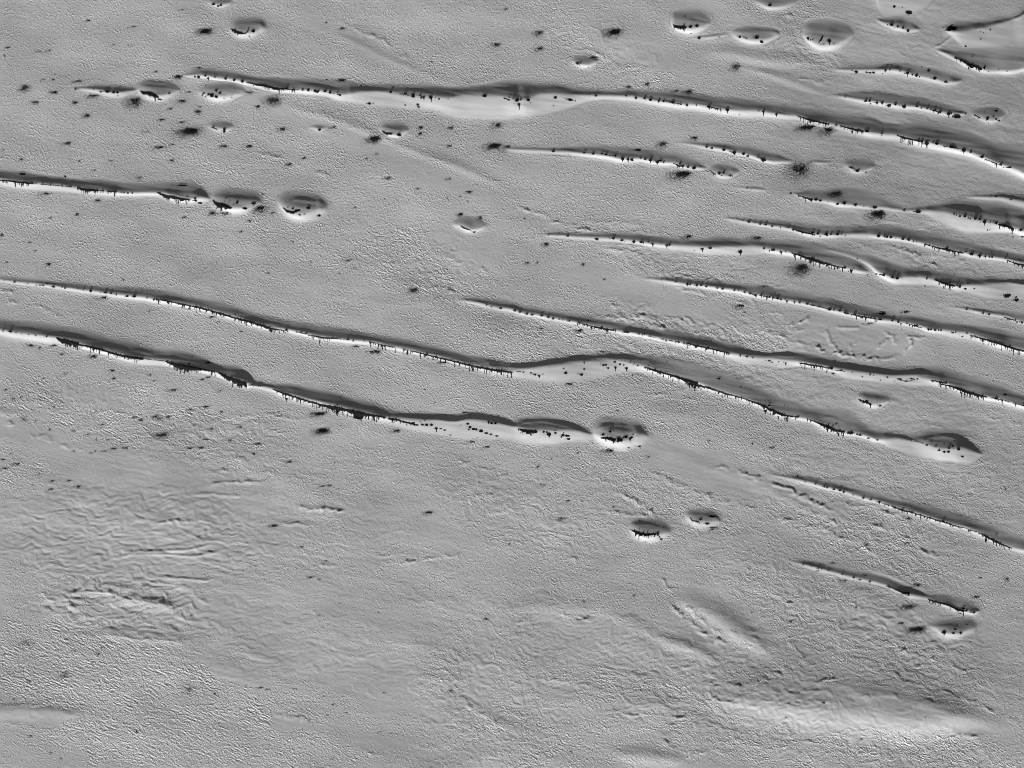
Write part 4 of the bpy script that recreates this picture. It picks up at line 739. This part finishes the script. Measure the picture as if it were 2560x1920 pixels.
"3,2":"90 285 6 t14,155 295 6 t14,10 185 10x6,142 188 5,170 196 4,258 286 10x6,610 430 6 t18,650 430 6 t22,710 425 30x11,770 437 9x6,795 443 13x7,868 469 11x6,945 485 7x5,590 345 7,560 362 7,520 355 7,612 380 5,1000 535 5,1235 485 7x5,1370 530 9x5,1445 543 12x4,1475 572 9,1520 587 14x8,1557 585 11 t8,1560 555 10x7,1595 533 10x7,1520 512 6x4,1645 565 13x9,1678 628 13x6,1610 488 6x4,1672 80 8 t26,1700 90 9 t26,1817 110 7 t20,1970 127 15x7,2022 145 7 t22,2048 92 15x7,2137 178 6 t14,2205 187 9,850 152 14x8,885 185 7 t17,970 187 12x7,820 165 4 t10,320 846 6x4,408 868 6x4,485 890 8x5,510 897 8x5,568 911 10x6,622 922 11x6,655 935 10x7,733 960 5,823 985 10x6,887 1002 9x5,960 1022 10 t8,1158 1090 11 t18,1172 1070 7x5,1245 1110 8 t12,1510 1187 11x8,1973 1297 11x5,1945 1350 10 t16,2002 1385 8 t14,303 1562 7x5,372 1577 4,433 1592 8x5,460 1600 5,525 1615 8x4,640 1645 7x5",
"3,3":"740 15 9x6,793 33 11x5,880 48 10x6,1037 90 9x5,1063 103 4,1150 160 6 t6,1212 165 9x7,1688 278 13x7,1712 302 11x6,1750 313 8x5,1778 318 12x6,1660 322 13x4,1520 487 17 t18,1600 494 10x7,1617 460 11x7,1663 493 12x10,1717 417 10x4,1608 434 5,1752 568 6x5",
}
# crest streaks: x,y,thickness;... | d = drip strength 0..3
STREAKS = {
"0,0":["1995,252,8;2030,275,22;2060,285,26;2110,293,8|1","2108,294,7;2140,278,7;2150,240,6|0","2130,712,5;2212,732,10|1","850,788,5;890,796,5|0","1212,788,8;1250,808,28;1290,815,36;1335,826,30;1372,842,9|1","1826,1102,6;1870,1116,9|0","0,1558,9;60,1563,10;150,1575,8;225,1583,10;288,1588,9|2","300,1590,3;460,1604,3;615,1616,3|0","668,1620,5;700,1636,18;740,1646,24;790,1646,16;855,1648,8|2","860,1650,4;1010,1660,5|1"],
"1,0":["0,735,10;60,740,14;130,758,17;180,770,20;250,770,8;335,778,4|1","340,779,3;370,781,3|0","645,804,4;728,825,4|0","1240,815,3;1300,824,4;1365,838,5|0","2140,848,7;2188,868,9|0","1092,1135,10;1130,1156,18;1174,1158,13|0","1545,846,2;1580,857,2|0"],
"2,0":["1322,880,4;1388,889,5;1450,903,4|0","1685,921,7;1720,930,6;1820,952,4|1","1392,215,12;1400,228,22;1450,240,22;1502,240,20|3","828,1344,5;900,1350,6|0","1385,1408,4;1440,1434,10;1482,1440,13|1","1878,1310,4;1930,1325,7|0","2128,1362,5;2192,1388,9|0","1708,1474,6;1740,1500,10;1758,1506,6|0"],
"3,0":["340,350,4;366,342,4|0","467,322,14;455,345,12;438,364,6|0","1612,502,8;1650,514,7;1700,540,14;1745,565,24;1790,578,16;1842,598,14|1","1398,949,5;1490,975,6|1","1780,994,7;1830,1020,8|0","250,1003,4;330,1030,10;400,1050,15;460,1063,9;527,1076,5|2","608,1086,4;680,1105,9;730,1118,14;820,1138,12|2","1115,1172,6;1170,1192,14;1260,1212,9;1335,1228,7|3","1488,1262,4;1546,1268,4|0","1545,1264,4;1680,1300,3|0","1872,1377,4;1975,1418,7|0","698,1444,5;750,1464,5|0"],
"0,1":["1358,6,5;1400,22,18;1440,40,28;1500,50,26;1560,62,24;1645,68,5|2","1838,72,9;1870,105,34;1910,122,44;1950,126,38;2005,140,8|1","2005,138,4;2035,146,4|0","1325,924,3;1440,943,7;1520,960,7;1600,977,9;1750,1008,11;1900,1052,12;2050,1096,12;2150,1120,12;2215,1142,14|2","485,1260,4;520,1280,28;560,1296,42;620,1310,44;680,1322,34|1","670,1318,12;800,1345,12;870,1362,13;950,1387,14;1050,1415,16;1150,1433,18;1238,1443,16|2","1428,1464,5;1480,1484,22;1540,1508,46;1610,1520,48;1680,1526,34;1760,1534,14;1892,1560,4|2","1888,1562,6;1940,1592,24;2000,1622,36;2060,1648,46;2130,1672,44|1","2150,1668,8;2212,1672,6|0","1240,1442,3;1420,1462,3|0"],
"1,1":["235,138,8;268,165,20;315,180,20;378,158,15|0","1770,296,8;1812,318,10;1852,332,5|0","1800,302,4;1842,292,4|0","0,1144,15;60,1160,17;130,1184,20;200,1192,8;272,1198,5|2","272,1198,3;450,1232,3|0","448,1234,4;520,1250,9;560,1259,13;620,1264,8;682,1268,9|2","978,1296,3;1170,1342,5;1280,1362,4;1370,1382,6;1520,1418,9;1700,1462,10;1850,1501,14;2000,1530,17;2100,1546,15;2180,1556,9;2215,1557,6|3"],
"2,1":["568,1130,3;690,1162,7;800,1186,13;840,1192,10;906,1200,4|2","1085,1228,4;1200,1252,3;1330,1281,3|1","1355,1285,3;1520,1311,5;1600,1332,7;1690,1350,7;1780,1372,8;1880,1396,6|1","2060,882,4;2130,894,5;2215,909,5|1","1143,1514,3;1200,1532,12;1260,1552,16;1330,1572,10;1400,1592,13;1460,1615,20;1540,1640,24;1602,1655,22|2","10,1549,2;100,1556,2|0"],
"3,1":["258,30,3;330,54,9;382,70,14|1","1988,284,9;2040,290,18;2080,305,16;2118,322,16|1","215,322,5;290,346,12;340,358,9;402,371,6|1","1322,444,4;1430,475,8;1500,492,10;1540,500,13;1620,518,10;1684,530,9|1","2062,590,4;2110,610,10;2160,624,15;2215,634,13|1","198,525,4;260,546,10;310,565,18;380,587,26;460,612,20;560,636,9;672,662,6|3","1438,760,6;1500,782,16;1550,800,22;1615,814,10|2","2033,1079,4;2080,1096,10;2130,1108,4;2196,1132,5|0","0,908,4;110,930,4|0","350,973,3;470,1000,3;540,1020,3|0","688,1052,4;800,1078,8;900,1094,5;965,1107,5|1","1188,1136,3;1270,1158,5;1350,1182,5|1","1350,1183,4;1420,1192,3|0","1742,1236,4;1850,1270,11;1920,1290,11;2000,1314,15;2060,1334,14;2130,1357,16;2215,1377,10|3","272,1477,6;330,1490,10;440,1506,10;500,1520,7;535,1526,5|2","1388,1624,4;1460,1640,8;1540,1656,10|1","540,1536,2;660,1550,2|0","1100,1620,3;1200,1640,3;1290,1618,3|0"],
"1,2":["132,40,4;240,85,12;300,102,14;350,118,16;470,155,15;560,180,16;650,202,30;700,215,40;770,222,16|3","765,220,14;840,248,40;900,262,44;950,264,22;1050,278,12;1120,292,8|3","1145,300,10;1200,306,13;1300,332,13;1400,358,9|1"],
"2,2":["55,390,5;100,404,26;150,415,32;215,410,16|1","768,465,7;800,468,16;850,476,26;890,486,22|1","1040,1266,10;1070,1284,28;1100,1295,26;1150,1304,20;1245,1298,15|1","1015,1255,4;1042,1266,5|0","1536,1152,5;1555,1180,8;1608,1192,12|0","1518,-2,18;1570,4,24;1640,20,16;1700,36,14;1780,62,12;1850,86,13;1900,98,7;2000,126,7;2120,170,10;2180,195,18;2215,218,20|2"],
"3,2":["0,222,24;40,230,20;100,262,18;160,276,13;252,289,5|3","335,303,4;430,336,8;480,362,22;530,382,26;580,400,20;658,415,16|2","1478,0,9;1560,14,10;1640,42,18;1700,68,22;1760,84,16;1820,100,16;1885,114,8|3","1890,115,3;2000,134,4;2080,156,2;2212,190,3|0","768,128,4;820,154,14;860,164,11;888,180,13|1","955,1020,3;1100,1068,6;1160,1092,13;1250,1113,8;1400,1160,6;1510,1192,9;1600,1222,8;1700,1245,5;1780,1275,3;1850,1300,6|1","1845,1298,8;1900,1328,13;1950,1354,18;2020,1388,13;2105,1420,6|2","1250,490,2;1360,520,3|0"],
"3,3":["1030,88,3;1060,98,5;1120,126,10;1165,146,20;1218,148,18|1","1383,198,6;1420,218,14;1480,232,9;1540,246,13;1600,272,11;1640,292,20;1690,304,16|1","700,5,2;760,22,2|0"],
}
# ---- streaks along the crests
sid = 0
for key, lst in STREAKS.items():
    c, r = map(int, key.split(','))
    for s in lst:
        body, dr = s.split('|'); dr = int(dr); sid += 1
        P = np.array([[*tp(c, r, *[float(t) for t in p.split(',')][:2]), float(p.split(',')[2]) / Z] for p in body.split(';')])
        L = np.concatenate([[0], np.cumsum(np.hypot(*np.diff(P[:, :2], axis=0).T))])
        n = max(8, int(L[-1] * 1.5))
        t = np.linspace(0, L[-1], n)
        sxs = np.interp(t, L, P[:, 0]); sys_ = np.interp(t, L, P[:, 1]); th = np.interp(t, L, P[:, 2])
        x0, y0, A, B_ = lattice(sxs.min() - 12, sxs.max() + 12, sys_.min() - 16, sys_.max() + 34)
        M = np.zeros(A.shape, bool)
        rag = gnoise(t / 4.0, t * 0 + sid * 2.3, sid) + 0.6 * gnoise(t / 1.6, t * 0 + sid * 5.1, sid + 9)
        thin = gnoise(t / 9.0, t * 0 + sid * 7.7, sid + 17)
        def stamp(cx, cy, rx, ry):
            ia = max(0, int(cx - rx - x0) - 1); ib = min(A.shape[1], int(cx + rx - x0) + 2)
            ja = max(0, int(cy - ry - y0) - 1); jb = min(A.shape[0], int(cy + ry - y0) + 2)
            M[ja:jb, ia:ib] |= ((A[ja:jb, ia:ib] - cx) / rx) ** 2 + ((B_[ja:jb, ia:ib] - cy) / ry) ** 2 <= 1
        steepline = abs(P[-1, 1] - P[0, 1]) > abs(P[-1, 0] - P[0, 0])
        for q in range(n):
            w = max(0.55, th[q] * 0.5 * (1 + 0.35 * rag[q]))
            if th[q] < 1.5 and thin[q] < -0.22: continue          # broken where thin
            if steepline: stamp(sxs[q], sys_[q], w, w)
            else: stamp(sxs[q], sys_[q] + 0.25 * th[q] * rag[q], max(0.6, min(w, 1.3)), w)
        # little teeth above and drips running down the sunlit slope
        nd = int(L[-1] / [14, 6.5, 4.6, 4.0][dr])
        for _ in range(nd):
            q = rng.integers(0, n)
            if th[q] < 1.0 and dr < 2: continue
            ln = min(13, 1.6 + rng.exponential([1.0, 2.6, 3.4, 4.6][dr])) + th[q] * 0.3
            wd = rng.uniform(0.55, 1.15)
            x, y = sxs[q], sys_[q]
            slant = rng.normal(-0.04, 0.05)
            for a in np.arange(0, ln, 0.7):
                stamp(x + slant * a, y + th[q] * 0.3 + a, wd * (1 if a < ln * 0.8 else 0.8), 0.8)
        for _ in range(int(L[-1] / 12) if dr else 0):
            q = rng.integers(0, n); stamp(sxs[q], sys_[q] - th[q] * 0.45 - 0.6, rng.uniform(0.7, 1.6), rng.uniform(0.7, 1.5))
        q = n // 2
        k = dune_at(sxs[q], sys_[q])
        if k < 0: k = nearest_dune(sxs[q], sys_[q])[1]
        for m in components(M):
            jj, ii = np.nonzero(m)
            attach("dark_streak", k, x0 + float(ii.mean()), y0 + float(jj.mean()), m, x0, y0, 0.07)

# ---- single blobs on the dunes
bid = 0
for key, s in BLOBS.items():
    c, r = map(int, key.split(','))
    for e in s.split(','):
        f = e.split(); bid += 1
        px, py = tp(c, r, float(f[0]), float(f[1]))
        if 'x' in f[2]: rw, rh = [float(t) / Z for t in f[2].split('x')]
        else: rw = float(f[2]) / Z; rh = rw * 0.82
        rw *= 1.04; rh *= 1.04
        tail = float(f[3][1:]) / Z if len(f) > 3 else 0
        x0, y0, A, B_ = lattice(px - rw * 2.2 - 4, px + rw * 1.5 + 2, py - rh * 1.5 - 2, py + max(rh * 1.6, tail + rh) + 3)
        u = (A - px) / max(rw, 0.7); v = (B_ - py) / max(rh, 0.7)
        nz = gnoise(A / 2.6 + bid * 7.1, B_ / 2.2, bid % 97)
        # egg shape: blunt on the right, drawn out to the lower left by the wind
        q = u * u * np.where(u < 0, 0.8, 1.15) + (v - 0.25 * np.minimum(u, 0)) ** 2
        M = (q + 0.5 * nz) < 1.0
        if rw > 2.0:
            q2 = np.where(u < 0, u * 0.5, u * 1.2) ** 2 + (v - 0.15 * np.minimum(u, 0)) ** 2
            M |= rng.random(A.shape) < 0.42 * np.exp(-1.5 * np.maximum(q2, 0)) * (q > 0.8)
        if tail:
            w = 0.9 + 0.12 * rw
            M |= (np.abs(A - px - 0.03 * (B_ - py) - 0.3 * nz) < w * np.clip(1.25 - (B_ - py) / (tail + rh + 2), 0.6, 1)) & (B_ > py) & (B_ < py + rh * 0.7 + tail)
        k = dune_at(px, py)
        if k < 0: k = nearest_dune(px, py)[1]
        attach("dark_spot", k, px, py, M, x0, y0, 0.10)

# ---- spots on the plain, each one a thing
spots = []
pid = 0
for key, s in PLAIN.items():
    c, r = map(int, key.split(','))
    for e in s.split(','):
        f = e.split(); pid += 1
        px, py = tp(c, r, float(f[0]), float(f[1]))
        hw = float(f[2]) / Z / 2; hh = float(f[3]) / Z / 2
        kind = int(f[4]) if len(f) > 4 else 0
        big = hw > 9
        x0, y0, A, B_ = lattice(px - hw * 3.0 - 3, px + hw * 1.9 + 2, py - hh * 2.2 - 2, py + hh * (3.4 if big else 3.0) + 2)
        u = (A - px) / hw; v = (B_ - py) / max(hh, 1.0)
        nz = gnoise(A / 4.5 + pid * 3.3, B_ / 2.6, pid % 89) + 0.7 * gnoise(A / 1.9, B_ / 1.5 + pid, pid % 83)
        uu = np.where(u < 0, u * 0.8, u * 1.1)
        core = uu * uu + (v + 0.25 * u) ** 2 + 0.75 * nz
        ul = np.where(u < 0, u * 0.62, u * 1.25); vl = np.where(v > 0, v * 0.62, v * 1.1)
        halo = ul * ul + vl * vl
        rnd = rng.random(A.shape)
        if kind == 1: M = (core < 0.40) | (rnd < 0.85 * np.exp(-1.15 * halo) * (0.8 + 0.5 * nz))
        elif kind == 2: M = (core < -0.1) | (rnd < 0.80 * np.exp(-1.1 * halo) * (0.75 + 0.9 * nz))
        elif kind == 3: M = (core < -0.45) | (rnd < 0.38 * np.exp(-1.3 * halo) * (0.75 + 0.9 * nz))
        else: M = (core < 0.15) | (rnd < 0.60 * np.exp(-1.25 * halo) * (0.85 + 0.6 * nz))
        for _ in range(2):                           # stray grains far from the rest blow away
            p = np.pad(M.astype(int), 4)
            near = sum(p[4 + a: 4 + a + M.shape[0], 4 + b: 4 + b + M.shape[1]] for a in range(-3, 4) for b in range(-4, 5))
            M &= near >= 4
        isl = components(M, 5)                       # one body of sand; the rest is loose grains
        if len(isl) > 1:
            main = max(range(len(isl)), key=lambda t: isl[t].sum())
            for t, m in enumerate(isl):
                if t != main: M &= ~(m & ((A.astype(int) + 2 * B_.astype(int)) % 3 == 0) | m & (rng.random(M.shape) < 0.35))
        me = cells_mesh("dark_spot", px, py, M, x0, y0, 0.06)
        if me is None: continue
        o = link("dark_spot", me, None, ((px - 1280) * PX, (960 - py) * PX, 0))
        spots.append((o, px, py, hw, kind))

# ---- labels for the plain spots: size, look, and the dune they lie beside
ORD = ["first", "second", "third", "fourth", "fifth", "sixth", "seventh", "eighth", "ninth", "tenth", "eleventh", "twelfth",
       "thirteenth", "fourteenth", "fifteenth", "sixteenth", "seventeenth", "eighteenth", "nineteenth", "twentieth"]
COLS = ["left edge", "left part", "centre left", "centre", "centre right", "right part", "right edge"]
ROWS = ["top", "upper", "upper middle", "middle", "lower middle", "lower", "bottom"]
def relation(px, py):
    d, k = nearest_dune(px, py)
    qx, cy, up, dn = SPINE[k]
    if d > 110:
        return "on %s plain, %s of photo" % (ROWS[min(6, int(py / 274.3))], COLS[min(6, int(px / 365.8))])
    i = int(np.argmin(np.hypot(qx - px, cy - py)))
    dx, dy = px - qx[i], py - cy[i]
    far = "just " if d < 45 else ("" if d < 110 else "far ")
    if abs(dx) > abs(dy) * 1.3: rel = "left of" if dx < 0 else "right of"
    else: rel = "above" if dy < 0 else "below"
    return far + rel + " " + DUNES[k][4]
groups = {}
for o, px, py, hw, kind in spots:
    size = "large" if hw > 13 else ("medium" if hw > 6.5 else "small")
    look = ["dark sand spot", "solid black sand spot", "speckled dark sand spot", "faint dark sand smudge"][kind]
    groups.setdefault((size, look, relation(px, py)), []).append((px, py, o))
for (size, look, rel), lst in groups.items():
    lst.sort(key=lambda t: (t[0], t[1]))
    n = len(lst)
    for i, (px, py, o) in enumerate(lst):
        if n == 1: lab = f"{size} {look} {rel}"
        elif i == 0: lab = f"leftmost {size} {look} {rel}"
        elif i == n - 1: lab = f"rightmost {size} {look} {rel}"
        elif n == 3: lab = f"middle {size} {look} {rel}"
        else: lab = f"{ORD[min(i, 19)]} {size} {look} from left {rel}"
        o["label"] = lab; o["category"] = "dark spot"; o["group"] = "dark sand spots on the frosted plain"
